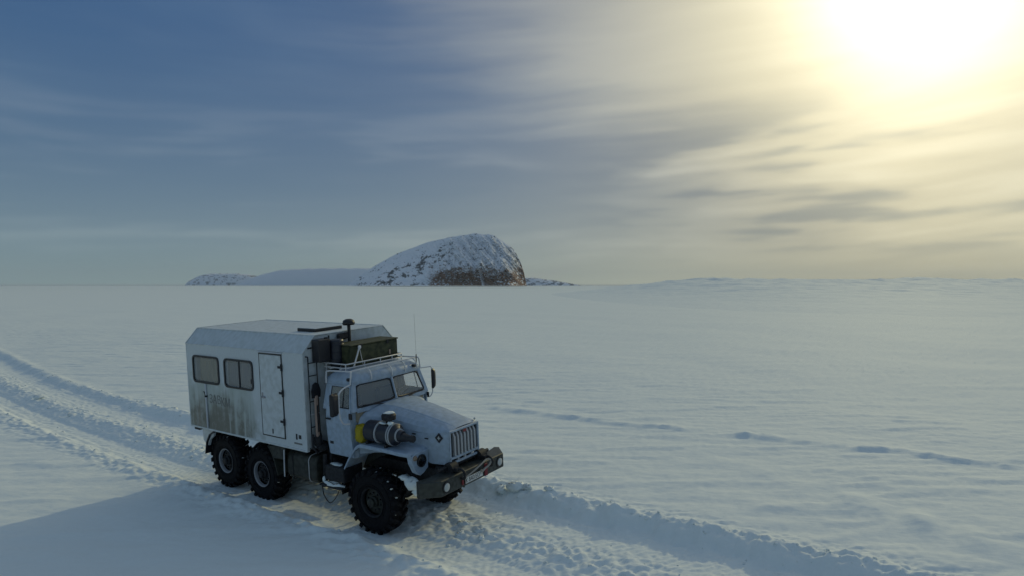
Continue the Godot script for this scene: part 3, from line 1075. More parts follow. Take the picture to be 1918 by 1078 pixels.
	tube(st, [Vector3(-5.205, 1.43, hw + 0.018), Vector3(-5.205, 2.47, hw + 0.018)], 0.022, 8)
	var pipe := part("drain_pipe", st, M.trim)
	st = S()
	tube(st, [Vector3(-5.205, 2.16, hw + 0.018), Vector3(-5.205, 2.2, hw + 0.018)], 0.034, 8)
	tube(st, [Vector3(-5.205, 2.2, hw + 0.03), Vector3(-5.24, 2.3, hw + 0.05)], 0.012, 6)
	part("pipe_clip", st, M.chassis, pipe)
	# subframe sleepers between box and chassis
	for x in [-5.4, -4.2, -3.0, -1.9]:
		st = S()
		box(st, Vector3(x, 1.33, 0), Vector3(0.12, 0.12, 2.2), 0.01)
		part("sleeper", st, M.chassis)
	# roof: hatch, mushroom vent, small lamp
	st = S()
	box(st, Vector3(-2.36, 3.745, 0.18), Vector3(0.62, 0.066, 0.72), 0.006)
	var hatch := part("roof_hatch", st, M.black)
	st = S()
	box(st, Vector3(-2.36, 3.783, 0.18), Vector3(0.60, 0.012, 0.70), 0.003)
	part("hatch_lid", st, M.box, hatch)
	st = S()
	tube(st, [Vector3(-1.50, 3.46, 0.10), Vector3(-1.50, 3.88, 0.10)], 0.036, 12)
	box(st, Vector3(-1.53, 3.62, 0.24), Vector3(0.08, 0.13, 0.30), 0.02)
	var vent := part("vent_pipe", st, M.black)
	st = S()
	lathe(st, [Vector2(0.0, 3.845), Vector2(0.12, 3.84), Vector2(0.135, 3.875), Vector2(0.115, 3.935), Vector2(0.06, 3.965), Vector2(0.0, 3.97)], Transform3D(Basis(), Vector3(-1.50, 0, 0.10)), 20, true)
	part("vent_cap", st, M.black, vent)
	# heater and air intake on the front wall
	st = S()
	box(st, Vector3(-1.44, 3.41, 0.90), Vector3(0.24, 0.46, 0.28), 0.015)
	part("heater_unit", st, M.black)
	st = S()
	box(st, Vector3(-1.40, 3.42, 0.80), Vector3(0.03, 0.50, 0.09), 0.01)
	tube(st, [Vector3(-1.38, 3.60, 0.74), Vector3(-1.38, 3.70, 0.74)], 0.018, 6)
	part("heater_bracket", st, M.chassis)
	st = S()
	lathe(st, [Vector2(0.0, 3.60), Vector2(0.14, 3.595), Vector2(0.155, 3.57), Vector2(0.155, 3.14), Vector2(0.13, 3.10), Vector2(0.0, 3.10)], Transform3D(Basis(), Vector3(-1.36, 0, 0.58)), 24)
	for y in [3.2, 3.35, 3.5]:
		lathe(st, [Vector2(0.153, y - 0.012), Vector2(0.161, y), Vector2(0.153, y + 0.012)], Transform3D(Basis(), Vector3(-1.36, 0, 0.58)), 24)
	part("air_intake", st, M.dark_blue)
	st = S()
	tube(st, smooth_path([Vector3(-1.36, 3.14, 0.62), Vector3(-1.36, 3.02, 0.62), Vector3(-1.37, 2.92, 0.52), Vector3(-1.38, 2.7, 0.50)], 5), 0.10, 14)
	part("intake_elbow", st, M.chassis)
	st = S()
	box(st, Vector3(-1.42, 2.0, -0.25), Vector3(0.24, 1.36, 1.5), 0.05)
	part("gear_locker", st, M.chassis)
	# ladder on the front wall
	for z in [1.19, 0.98]:
		st = S()
		tube(st, [Vector3(-1.565, 3.31, z), Vector3(-1.50, 3.31, z), Vector3(-1.50, 1.44, z), Vector3(-1.565, 1.44, z)], 0.015, 6)
		part("ladder_rail", st, M.black)
	for k in 7:
		st = S()
		var y := 1.62 + k * 0.26
		tube(st, [Vector3(-1.50, y, 0.98), Vector3(-1.50, y, 1.19)], 0.011, 6)
		part("ladder_rung", st, M.trim if k in [2, 4] else M.black)
	st = S()
	lump(st, Vector3(-1.46, 1.60, 1.06), Vector3(0.07, 0.14, 0.10), 33)
	lump(st, Vector3(-1.44, 1.45, 0.98), Vector3(0.10, 0.10, 0.14), 34)
	tube(st, smooth_path([Vector3(-1.45, 1.75, 1.2), Vector3(-1.43, 1.5, 1.22), Vector3(-1.44, 1.35, 1.1)], 5), 0.025, 8)
	part("hose_bundle", st, M.chassis)
	# marks on the wall
	st = S()
	box(st, Vector3(-1.90, 1.66, hw + 0.004), Vector3(0.05, 0.12, 0.006), 0.002)
	box(st, Vector3(-1.79, 1.665, hw + 0.004), Vector3(0.08, 0.08, 0.006), 0.002)
	part("socket_plate", st, M.ink)
	st = S()
	box(st, Vector3(-1.86, 1.52, hw + 0.003), Vector3(0.26, 0.035, 0.004), 0.001)
	part("mark_strip", st, M.dirt_letters)
	st = S()
	box(st, Vector3(x1 + 0.008, 3.47, 1.08), Vector3(0.02, 0.03, 0.10), 0.005)
	part("marker_lamp", st, M.chassis)
	words("dirt_writing", "ЗАВ", 0.27, Transform3D(Basis(), Vector3(-4.86, 2.13, hw + 0.002)), M.dirt_letters)
	words("dirt_writing", "КМ", 0.27, Transform3D(Basis(), Vector3(-4.44, 2.10, hw + 0.002)), M.dirt_letters)

func words(called: String, text: String, height: float, xf: Transform3D, m: Material, parent: Node3D = null) -> void:
	var f := SystemFont.new()
	f.font_names = PackedStringArray(["Droid Sans"])
	var t := TextMesh.new()
	t.font = f
	t.text = text
	t.font_size = 32
	t.pixel_size = height / 32.0 * 1.0
	t.depth = 0.003
	var o := MeshInstance3D.new()
	o.name = called
	o.mesh = t
	o.material_override = m
	o.transform = xf
	(parent if parent else truck).add_child(o, true)

func cab_ring(y: float, zs: float, xr: float, xc: float, xm: float, zc: float) -> Array:
	# rear wall xr, side zs, front corner (xc, zc), front middle xm
	var h := []
	h.append(Vector3(xr, y, 0.0))
	h.append(Vector3(xr, y, zs - 0.10))
	h.append(Vector3(xr + 0.03, y, zs - 0.03))
	h.append(Vector3(xr + 0.10, y, zs))
	h.append(Vector3(xc - 0.12, y, zs))
	h.append(Vector3(xc - 0.03, y, lerpf(zs, zc, 0.3)))
	h.append(Vector3(xc, y, zc))
	h.append(Vector3(lerpf(xc, xm, 0.55), y, zc * 0.5))
	h.append(Vector3(xm, y, 0.0))
	var out := h.duplicate()
	for i in range(h.size() - 2, 0, -1):
		out.append(Vector3(h[i].x, y, -h[i].z))
	return out

func build_cab() -> void:
	# lower body behind and below the doors
	var st := S()
	var secs := []
	for y in [1.36, 1.6, 2.0, 2.30]:
		secs.append(cab_ring(y, side_z(y) - 0.012, -1.25, -0.43, -0.36, 0.93))
	loft(st, secs, true, -1, true, false)
	part("cab_body", st, M.cab)
	# greenhouse: posts, rear wall, header
	for sgn in [1.0, -1.0]:
		st = S()
		skin(st, rows(2.28, 2.86, -1.25, -1.10, -1.24, -1.12), 0.0, sgn, 0.05)
		part("rear_post", st, M.cab)
		st = S()
		skin(st, rows(2.28, 2.84, -0.425, -0.375, -0.535, -0.50), 0.0, sgn, 0.04)
		var a0 := Vector3(-0.375, 2.28, 1.068 * sgn)
		var a1 := Vector3(-0.50, 2.84, 0.942 * sgn)
		var b0 := Vector3(-0.365, 2.28, 0.965 * sgn)
		var b1 := Vector3(-0.505, 2.84, 0.855 * sgn)
		quad(st, a0, b0, b1, a1, Vector3.RIGHT)
		quad(st, a0 - Vector3(0.04, 0, 0), b0 - Vector3(0.04, 0, 0), b1 - Vector3(0.04, 0, 0), a1 - Vector3(0.04, 0, 0), Vector3.LEFT)
		quad(st, b0, b1, b1 - Vector3(0.04, 0, 0), b0 - Vector3(0.04, 0, 0), Vector3(0, 0, -sgn))
		part("front_post", st, M.cab)
	st = S()
	quad(st, Vector3(-1.25, 2.28, -1.04), Vector3(-1.25, 2.28, 1.04), Vector3(-1.24, 2.9, 0.93), Vector3(-1.24, 2.9, -0.93), Vector3.LEFT)
	part("rear_wall", st, M.cab)
	st = S()
	quad(st, Vector3(-1.21, 1.6, -1.04), Vector3(-1.21, 1.6, 1.04), Vector3(-1.20, 2.78, 0.94), Vector3(-1.20, 2.78, -0.94), Vector3.RIGHT)
	part("cab_lining", st, M.dash)
	# roof, domed, with a lip over the windscreen
	st = S()
	secs = []
	for r in [[2.765, 0.965, -1.26, -0.50, -0.41, 0.88], [2.80, 0.985, -1.27, -0.475, -0.385, 0.89], [2.86, 0.965, -1.265, -0.47, -0.38, 0.88], [2.93, 0.91, -1.245, -0.50, -0.41, 0.83], [2.99, 0.80, -1.19, -0.58, -0.49, 0.70], [3.02, 0.55, -1.05, -0.70, -0.62, 0.48]]:
		secs.append(cab_ring(r[0], r[1], r[2], r[3], r[4], r[5]))
	loft(st, secs, true, 1, false, true)
	part("cab_roof", st, M.cab)
	st = S()
	secs = []
	for r in [[2.765, 0.955, -1.25, -0.51, -0.42, 0.87], [2.768, 0.60, -1.1, -0.62, -0.6, 0.55]]:
		secs.append(cab_ring(r[0], r[1], r[2], r[3], r[4], r[5]))
	loft(st, secs, true, -1, false, true)
	part("roof_lining", st, M.dash)
	# rain gutter and small roof lamps
	for sgn in [1.0, -1.0]:
		st = S()
		tube(st, [Vector3(-1.24, 2.785, 0.985 * sgn), Vector3(-0.60, 2.795, 0.985 * sgn), Vector3(-0.50, 2.80, 0.92 * sgn)], 0.012, 6)
		part("rain_gutter", st, M.cab)
	for p in [Vector3(-0.58, 2.885, 0.955), Vector3(-0.44, 2.90, -0.72)]:
		st = S()
		box(st, p, Vector3(0.09, 0.06, 0.07), 0.015)
		part("marker_lamp", st, M.black)
	# windscreen: two panes in rubber, middle post
	for sgn in [1.0, -1.0]:
		var c0 := Vector3(-0.375, 2.345, 0.945 * sgn)
		var m0 := Vector3(-0.275, 2.375, 0.035 * sgn)
		var m1 := Vector3(-0.405, 2.775, 0.035 * sgn)
		var c1 := Vector3(-0.505, 2.765, 0.845 * sgn)
		st = S()
		var corners := [c0, m0, m1, c1]
		var path := []
		for i in 4:
			var p: Vector3 = corners[i]
			var q: Vector3 = corners[(i + 1) % 4]
			path.append(p.lerp(q, 0.10))
			path.append(p.lerp(q, 0.90))
			path.append(q + ((p - q).normalized() + (corners[(i + 2) % 4] - q).normalized()) * 0.022)
		path.append(path[0])
		tube(st, path, 0.019, 6, false)
		var seal := part("windscreen", st, M.black)
		st = S()
		quad(st, c0, m0, m1, c1, Vector3.RIGHT)
		var back := Vector3(-0.005, 0, 0)
		quad(st, c0 + back, m0 + back, m1 + back, c1 + back, Vector3.LEFT)
		part("pane", st, M.glass, seal)
		st = S()
		var w0 := c0.lerp(m0, 0.62) + Vector3(0.03, -0.03, 0)
		var w1 := c0.lerp(m0, 0.12) + Vector3(0.02, 0.035, 0)
		tube(st, [w0, w1], 0.009, 5)
		tube(st, [w0.lerp(w1, 0.5) + Vector3(0.015, 0, 0), c0.lerp(m0, 0.85) + Vector3(0.05, -0.06, 0)], 0.008, 5)
		box(st, c0.lerp(m0, 0.85) + Vector3(0.05, -0.07, 0), Vector3(0.04, 0.05, 0.05), 0.01)
		part("wiper", st, M.black)
	st = S()
	tube(st, [Vector3(-0.27, 2.36, 0), Vector3(-0.40, 2.80, 0)], 0.030, 8)
	for sgn in [1.0, -1.0]:
		quad(st, Vector3(-0.265, 2.25, 0), Vector3(-0.365, 2.25, 0.97 * sgn), Vector3(-0.372, 2.335, 0.97 * sgn), Vector3(-0.27, 2.36, 0), Vector3(1, 0.2, 0))
		quad(st, Vector3(-0.40, 2.765, 0), Vector3(-0.50, 2.755, 0.87 * sgn), Vector3(-0.49, 2.83, 0.87 * sgn), Vector3(-0.39, 2.85, 0), Vector3(1, 0.2, 0))
	part("windscreen_frame", st, M.cab)
	# doors
	for sgn in [1.0, -1.0]:
		st = S()
		skin(st, rows(1.38, 2.335, -1.135, -0.44, -1.135, -0.437, 8), 0.010, sgn, 0.04)
		skin(st, rows(2.335, 2.79, -1.135, -1.06, -1.135, -1.06, 4), 0.008, sgn, 0.03)
		skin(st, rows(2.335, 2.79, -0.475, -0.437, -0.56, -0.535, 4), 0.008, sgn, 0.03)
		skin(st, rows(2.735, 2.79, -1.062, -0.515, -1.062, -0.555, 1), 0.0085, sgn, 0.03)
		var door := part("door", st, M.cab)
		st = S()
		var za: float = side_z(2.36) * sgn
		var zb: float = side_z(2.74) * sgn
		quad(st, Vector3(-1.065, 2.33, za), Vector3(-0.47, 2.33, za), Vector3(-0.545, 2.74, zb), Vector3(-1.065, 2.74, zb), Vector3(0, 0, sgn))
		quad(st, Vector3(-1.065, 2.33, za - 0.005 * sgn), Vector3(-0.47, 2.33, za - 0.005 * sgn), Vector3(-0.545, 2.74, zb - 0.005 * sgn), Vector3(-1.065, 2.74, zb - 0.005 * sgn), Vector3(0, 0, -sgn))
		part("pane", st, M.glass, door)
		st = S()
		var loop := [Vector3(-1.06, 2.345, side_z(2.345) * sgn), Vector3(-0.485, 2.345, side_z(2.345) * sgn), Vector3(-0.555, 2.73, side_z(2.73) * sgn), Vector3(-1.06, 2.73, side_z(2.73) * sgn), Vector3(-1.06, 2.345, side_z(2.345) * sgn)]
		tube(st, loop, 0.012, 5, false)
		tube(st, [Vector3(-0.68, 2.345, side_z(2.345) * sgn), Vector3(-0.70, 2.73, side_z(2.73) * sgn)], 0.011, 5)
		part("window_seal", st, M.black, door)
		st = S()
		box(st, Vector3(-1.06, 2.10, (side_z(2.1) + 0.028) * sgn), Vector3(0.15, 0.032, 0.03), 0.01)
		part("handle", st, M.chassis, door)
		st = S()
		box(st, Vector3(-0.425, 2.20, (side_z(2.2) + 0.012) * sgn), Vector3(0.10, 0.12, 0.03), 0.02)
		part("mirror_foot", st, M.black)
	st = S()
	box(st, Vector3(-1.03, 1.62, side_z(1.62) + 0.014), Vector3(0.10, 0.055, 0.008), 0.002)
	part("door_badge", st, M.ink)
	# inside: floor seats, dash, steering wheel
	for z in [0.5, -0.5]:
		st = S()
		box(st, Vector3(-0.86, 1.86, z), Vector3(0.5, 0.16, 0.55), 0.05)
		box(st, Vector3(-1.10, 2.18, z), Vector3(0.14, 0.55, 0.55), 0.05, Basis(Vector3.BACK, 0.12))
		part("seat", st, M.seat)
	st = S()
	box(st, Vector3(-0.50, 2.16, 0), Vector3(0.24, 0.26, 1.9), 0.04)
	part("dashboard", st, M.dash)
	st = S()
	var wheel_pts := []
	var wx := Transform3D(Basis(Vector3.BACK, deg_to_rad(40.0)), Vector3(-0.66, 2.36, -0.48))
	for k in 25:
		wheel_pts.append(wx * Vector3(cos(TAU * k / 24) * 0.21, 0, sin(TAU * k / 24) * 0.21))
	tube(st, wheel_pts, 0.014, 6, false)
	tube(st, [wx * Vector3(-0.2, 0, 0), wx * Vector3(0.2, 0, 0)], 0.011, 5)
	tube(st, [wx.origin, Vector3(-0.45, 2.1, -0.48)], 0.02, 6)
	part("steering_wheel", st, M.black)
	build_mirrors()
	build_rack()

func build_mirrors() -> void:
	var st := S()
	tube(st, smooth_path([Vector3(-0.52, 2.80, 0.965), Vector3(-0.50, 2.76, 1.16), Vector3(-0.46, 2.70, 1.30), Vector3(-0.45, 2.60, 1.33), Vector3(-0.45, 2.30, 1.33), Vector3(-0.46, 2.10, 1.24), Vector3(-0.43, 2.07, 1.10)], 5), 0.016, 8)
	var arm := part("mirror_arm", st, M.white_tube)
	st = S()
	var sec := round_rect(0.20, 0.44, 0.035, 3)
	var secs := []
	var b := Basis(Vector3.UP, deg_to_rad(12.0))
	for q in [[-0.02, 0.96], [0.015, 1.0], [0.05, 0.8], [0.06, 0.5]]:
		var ring := []
		for p in sec: ring.append(Vector3(-0.47, 2.50, 1.44) + b * Vector3(q[0], p.y * q[1], p.x * q[1]))
		secs.append(ring)
	loft(st, secs, true, -1, true, true)
	part("mirror_housing", st, M.black, arm)
	st = S()
	tube(st, smooth_path([Vector3(-0.43, 2.18, -1.05), Vector3(-0.42, 2.14, -1.16), Vector3(-0.41, 2.22, -1.24), Vector3(-0.41, 2.32, -1.25)], 4), 0.014, 6)
	arm = part("mirror_arm", st, M.white_tube)
	st = S()
	tube(st, smooth_path([Vector3(-0.52, 2.80, -0.965), Vector3(-0.45, 2.80, -1.10), Vector3(-0.42, 2.80, -1.22), Vector3(-0.41, 2.74, -1.25)], 4), 0.012, 6)
	part("mirror_stay", st, M.white_tube)
	st = S()
	secs = []
	b = Basis(Vector3.UP, deg_to_rad(30.0))
	for q in [[-0.02, 0.96], [0.015, 1.0], [0.05, 0.8], [0.06, 0.5]]:
		var ring := []
		for p in sec: ring.append(Vector3(-0.40, 2.53, -1.26) + b * Vector3(q[0], p.y * q[1], p.x * q[1] * 0.7))
		secs.append(ring)
	loft(st, secs, true, -1, true, true)
	part("mirror_housing", st, M.black, arm)

func build_rack() -> void:
	# tube frame over the cab roof
	for sgn in [1.0, -1.0]:
		var st := S()
		tube(st, smooth_path([Vector3(-1.20, 2.78, 1.0 * sgn), Vector3(-1.20, 2.97, 0.99 * sgn), Vector3(-1.16, 3.02, 0.97 * sgn), Vector3(-0.70, 3.04, 0.95 * sgn), Vector3(-0.54, 3.04, 0.95 * sgn), Vector3(-0.51, 2.99, 0.96 * sgn), Vector3(-0.51, 2.80, 0.985 * sgn)], 4), 0.016, 8)
		part("rack_side_tube", st, M.white_tube)
	var st := S()
	tube(st, smooth_path([Vector3(-0.56, 3.04, 0.95), Vector3(-0.50, 3.06, 0.4), Vector3(-0.50, 3.06, -0.4), Vector3(-0.56, 3.04, -0.95)], 6), 0.016, 8)
	part("rack_front_tube", st, M.white_tube)
	for z in [0.52, 0.0, -0.42, -0.80]:
		st = S()
		var xo := -0.40 - 0.09 * absf(z)
		tube(st, smooth_path([Vector3(xo - 0.11, 3.05, z), Vector3(xo - 0.01, 3.0, z), Vector3(xo + 0.035, 2.90, z), Vector3(xo + 0.03, 2.83, z)], 4), 0.014, 6)
		part("rack_stay", st, M.white_tube)
	# basket that holds the crate
	for y in [3.055, 3.135]:
		st = S()
		tube(st, [Vector3(-1.5, y, 0.78), Vector3(-0.86, y, 0.78), Vector3(-0.84, y, 0.76), Vector3(-0.84, y, -0.76), Vector3(-0.86, y, -0.78), Vector3(-1.5, y, -0.78)], 0.014, 6)
		part("basket_rail", st, M.white_tube)
	for p in [Vector2(-1.45, 0.78), Vector2(-0.86, 0.78), Vector2(-0.84, 0.30), Vector2(-0.84, -0.14), Vector2(-0.84, -0.48), Vector2(-0.86, -0.78), Vector2(-1.45, -0.78)]:
		st = S()
		tube(st, [Vector3(p.x, 2.96, p.y), Vector3(p.x, 3.14, p.y)], 0.012, 6)
		part("basket_post", st, M.white_tube)
	for x in [-1.3, -1.0]:
		st = S()
		box(st, Vector3(x, 3.035, 0), Vector3(0.06, 0.02, 1.6), 0.004)
		part("basket_slat", st, M.white_tube)
	# slanting stay and whip aerial
	st = S()
	tube(st, [Vector3(-0.86, 3.03, 0.58), Vector3(-0.88, 3.30, 0.44), Vector3(-0.89, 3.42, 0.38)], 0.017, 6)
	tube(st, [Vector3(-0.88, 3.42, 0.38), Vector3(-0.88, 3.05, 0.30)], 0.007, 5)
	box(st, Vector3(-0.89, 3.43, 0.37), Vector3(0.05, 0.07, 0.07), 0.015)
	part("crate_stay", st, M.white_tube)
	st = S()
	tube(st, [Vector3(-0.50, 2.92, -0.86), Vector3(-0.50, 3.12, -0.87)], 0.012, 6)
	tube(st, [Vector3(-0.50, 3.12, -0.87), Vector3(-0.51, 4.0, -0.87)], 0.0018, 5)
	part("aerial", st, M.chassis)

func build_nose() -> void:
	# hood, tapering and dropping towards the grille
	var st := S()
	var secs := []
	var half := [[0.0, 0.0], [0.25, -0.006], [0.50, -0.028], [0.56, -0.050], [0.60, -0.052], [0.82, -0.120], [0.94, -0.190], [1.0, -0.30]]
	for q in [[-0.365, 2.345, 0.96], [-0.30, 2.35, 0.90], [-0.20, 2.35, 0.78], [-0.05, 2.34, 0.70], [0.15, 2.32, 0.65], [0.4, 2.29, 0.62], [0.8, 2.225, 0.565], [1.1, 2.155, 0.515], [1.3, 2.10, 0.475], [1.42, 2.06, 0.45], [1.49, 2.02, 0.435]]:
		var sec := []
		var flat: float = curve([Vector2(0.7, 1.0), Vector2(1.1, 0.75), Vector2(1.3, 0.5), Vector2(1.42, 0.25), Vector2(1.5, 0.25)], q[0])
		for k in range(half.size() - 1, -1, -1):
			sec.append(Vector3(q[0], q[1] + half[k][1] * flat, -half[k][0] * q[2]))
		for k in range(1, half.size()):
			sec.append(Vector3(q[0], q[1] + half[k][1] * flat, half[k][0] * q[2]))
		secs.append(sec)
	loft(st, secs, false, -1)
	part("hood", st, M.cab)
	# hood sides
	for sgn in [1.0, -1.0]:
		st = S()
		var prev := []
		for q in [[-0.365, 2.045, 0.96], [-0.30, 2.05, 0.90], [-0.20, 2.05, 0.78], [-0.05, 2.04, 0.70], [0.15, 2.02, 0.65], [0.4, 1.99, 0.62], [0.8, 1.925, 0.565], [1.1, 1.93, 0.515], [1.3, 1.95, 0.475], [1.42, 1.985, 0.45], [1.49, 1.945, 0.435]]:
			var z: float = q[2] * sgn
			var yl := 1.36 if q[0] > 0.9 else 1.45
			var cur := [Vector3(q[0], q[1] + 0.005, z - 0.004 * sgn), Vector3(q[0], q[1] - 0.05, z + 0.006 * sgn), Vector3(q[0], 1.70, z + 0.012 * sgn), Vector3(q[0], yl, z - 0.01 * sgn)]
			if prev:
				for i in 3: quad(st, prev[i], cur[i], cur[i + 1], prev[i + 1], Vector3(0, 0, sgn))
			prev = cur
		part("hood_side", st, M.cab)
		for x in [0.75, 1.02]:
			st = S()
			box(st, Vector3(x, 1.9 - (x - 0.75) * 0.25, (0.572 - (x - 0.8) * 0.17 + 0.008) * sgn), Vector3(0.09, 0.022, 0.02), 0.005)
			part("hood_latch", st, M.chassis)
	# grille: a front sheet with eight tall slots between ribs, a row of short slots below
	st = S()
	var gx := 1.50
	var top := 1.96
	var low := 1.50
	var w := 0.435
	box(st, Vector3(gx - 0.02, 1.975, 0), Vector3(0.05, 0.05, w * 2.0 - 0.02), 0.012)
	box(st, Vector3(gx - 0.02, 1.475, 0), Vector3(0.05, 0.05, w * 2.0), 0.008)
	box(st, Vector3(gx - 0.02, 1.385, 0), Vector3(0.05, 0.045, w * 2.0), 0.008)
	for sgn in [1.0, -1.0]:
		box(st, Vector3(gx - 0.02, 1.68, (w - 0.02) * sgn), Vector3(0.05, 0.63, 0.04), 0.008)
	var nose := part("grille", st, M.cab)
	var slots := 8
	for k in slots - 1:
		st = S()
		var z := -w + 0.04 + (2.0 * w - 0.08) * (k + 1) / slots
		loft(st, [
			[Vector3(gx - 0.045, 1.965, z - 0.018), Vector3(gx - 0.045, 1.965, z + 0.018), Vector3(gx - 0.09, 1.965, z + 0.012), Vector3(gx - 0.09, 1.965, z - 0.012)],
			[Vector3(gx + 0.008, 1.86, z - 0.024), Vector3(gx + 0.008, 1.86, z + 0.024), Vector3(gx - 0.05, 1.86, z + 0.016), Vector3(gx - 0.05, 1.86, z - 0.016)],
			[Vector3(gx + 0.012, 1.50, z - 0.024), Vector3(gx + 0.012, 1.50, z + 0.024), Vector3(gx - 0.05, 1.50, z + 0.016), Vector3(gx - 0.05, 1.50, z - 0.016)]], true, -1)
		part("grille_rib", st, M.rib, nose)
		if k % 2 == 1:
			st = S()
			box(st, Vector3(gx - 0.02, 1.43, z), Vector3(0.045, 0.06, 0.05), 0.006)
			part("grille_rib", st, M.rib, nose)
	st = S()
	box(st, Vector3(gx - 0.14, 1.68, 0), Vector3(0.06, 0.60, 0.80), 0.01)
	part("radiator", st, M.black, nose)
	st = S()
	box(st, Vector3(gx + 0.014, 1.925, 0.01), Vector3(0.01, 0.05, 0.10), 0.003)
	part("maker_plate", st, M.red, nose)
	st = S()
	lathe(st, [Vector2(0.0, -0.03), Vector2(0.028, 0.0), Vector2(0.0, 0.03)], Transform3D(Basis(), Vector3(1.45, 2.05, -0.38)), 8)
	part("hood_pin", st, M.lens)
	# diamond emblem on the hood side
	st = S()
	var xf := at(Vector3(1.29, 1.865, 0.487), Vector3(1, 0, -0.17))
	prism(st, [Vector2(0.085, 0), Vector2(0, 0.095), Vector2(-0.085, 0), Vector2(0, -0.095)], xf, 0.012)
	var em := part("emblem", st, M.ink)
	st = S()
	var xf2 := xf.translated_local(Vector3(0, 0, 0.013))
	prism(st, [Vector2(0.032, 0.008), Vector2(0.008, 0.008), Vector2(0.008, 0.034), Vector2(-0.008, 0.034), Vector2(-0.008, 0.008), Vector2(-0.032, 0.008), Vector2(-0.032, -0.008), Vector2(-0.008, -0.008), Vector2(-0.008, -0.034), Vector2(0.008, -0.034), Vector2(0.008, -0.008), Vector2(0.032, -0.008)], xf2, 0.004)
	part("emblem_cross", st, M.lens, em)
	# fenders
	for sgn in [1.0, -1.0]:
		build_fender(sgn)
	# air cleaner on the right fender
	st = S()
	var ax := Transform3D(Basis(Vector3.UP, Vector3.RIGHT, Vector3.FORWARD), Vector3(-0.04, 1.925, 0.86))
	lathe(st, [Vector2(0.0, -0.14), Vector2(0.17, -0.13), Vector2(0.20, -0.10), Vector2(0.205, 0.15), Vector2(0.192, 0.17), Vector2(0.192, 0.50), Vector2(0.205, 0.52), Vector2(0.205, 0.60), Vector2(0.16, 0.63), Vector2(0.10, 0.70), Vector2(0.085, 0.78), Vector2(0.0, 0.78)], ax, 28)
	var cleaner := part("air_cleaner", st, M.dark_blue)
	for x in [0.22, 0.535, 0.585]:
		st = S()
		lathe(st, [Vector2(0.19, x - 0.016), Vector2(0.213, x - 0.014), Vector2(0.213, x + 0.014), Vector2(0.19, x + 0.016)], ax, 28)
		part("clamp_band", st, M.rib, cleaner)
	st = S()
	lathe(st, [Vector2(0.10, 0.66), Vector2(0.125, 0.665), Vector2(0.125, 0.69), Vector2(0.09, 0.70)], ax, 20)
	part("clamp_band", st, M.rib, cleaner)
	st = S()
	lathe(st, [Vector2(0.098, 0.70), Vector2(0.085, 0.78), Vector2(0.062, 0.92), Vector2(0.055, 0.97), Vector2(0.068, 0.98), Vector2(0.066, 1.04), Vector2(0.0, 1.05)], Transform3D(ax.basis, Vector3(-0.04, 1.90, 0.86)), 18)
	part("intake_hose", st, M.black, cleaner)
	st = S()
	lathe(st, [Vector2(0.0, 2.17), Vector2(0.06, 2.17), Vector2(0.06, 2.24), Vector2(0.135, 2.25), Vector2(0.14, 2.33), Vector2(0.11, 2.365), Vector2(0.0, 2.375)], Transform3D(Basis(), Vector3(0.36, -0.06, 0.84)), 20)
	part("intake_cap", st, M.chassis, cleaner)
	st = S()
	lump(st, Vector3(0.38, 2.318, 0.84), Vector3(0.10, 0.018, 0.10), 41)
	lump(st, Vector3(0.48, 2.14, 0.92), Vector3(0.07, 0.035, 0.05), 42)
	lump(st, Vector3(0.30, 2.13, 0.93), Vector3(0.10, 0.02, 0.05), 43)
	part("caked_snow", st, M.clod, cleaner)
	st = S()
	for x in [-0.05, 0.45]:
		box(st, Vector3(x - 0.04, 1.72, 0.86), Vector3(0.06, 0.07, 0.32), 0.008)
	part("cleaner_cradle", st, M.chassis, cleaner)
	build_bumper()

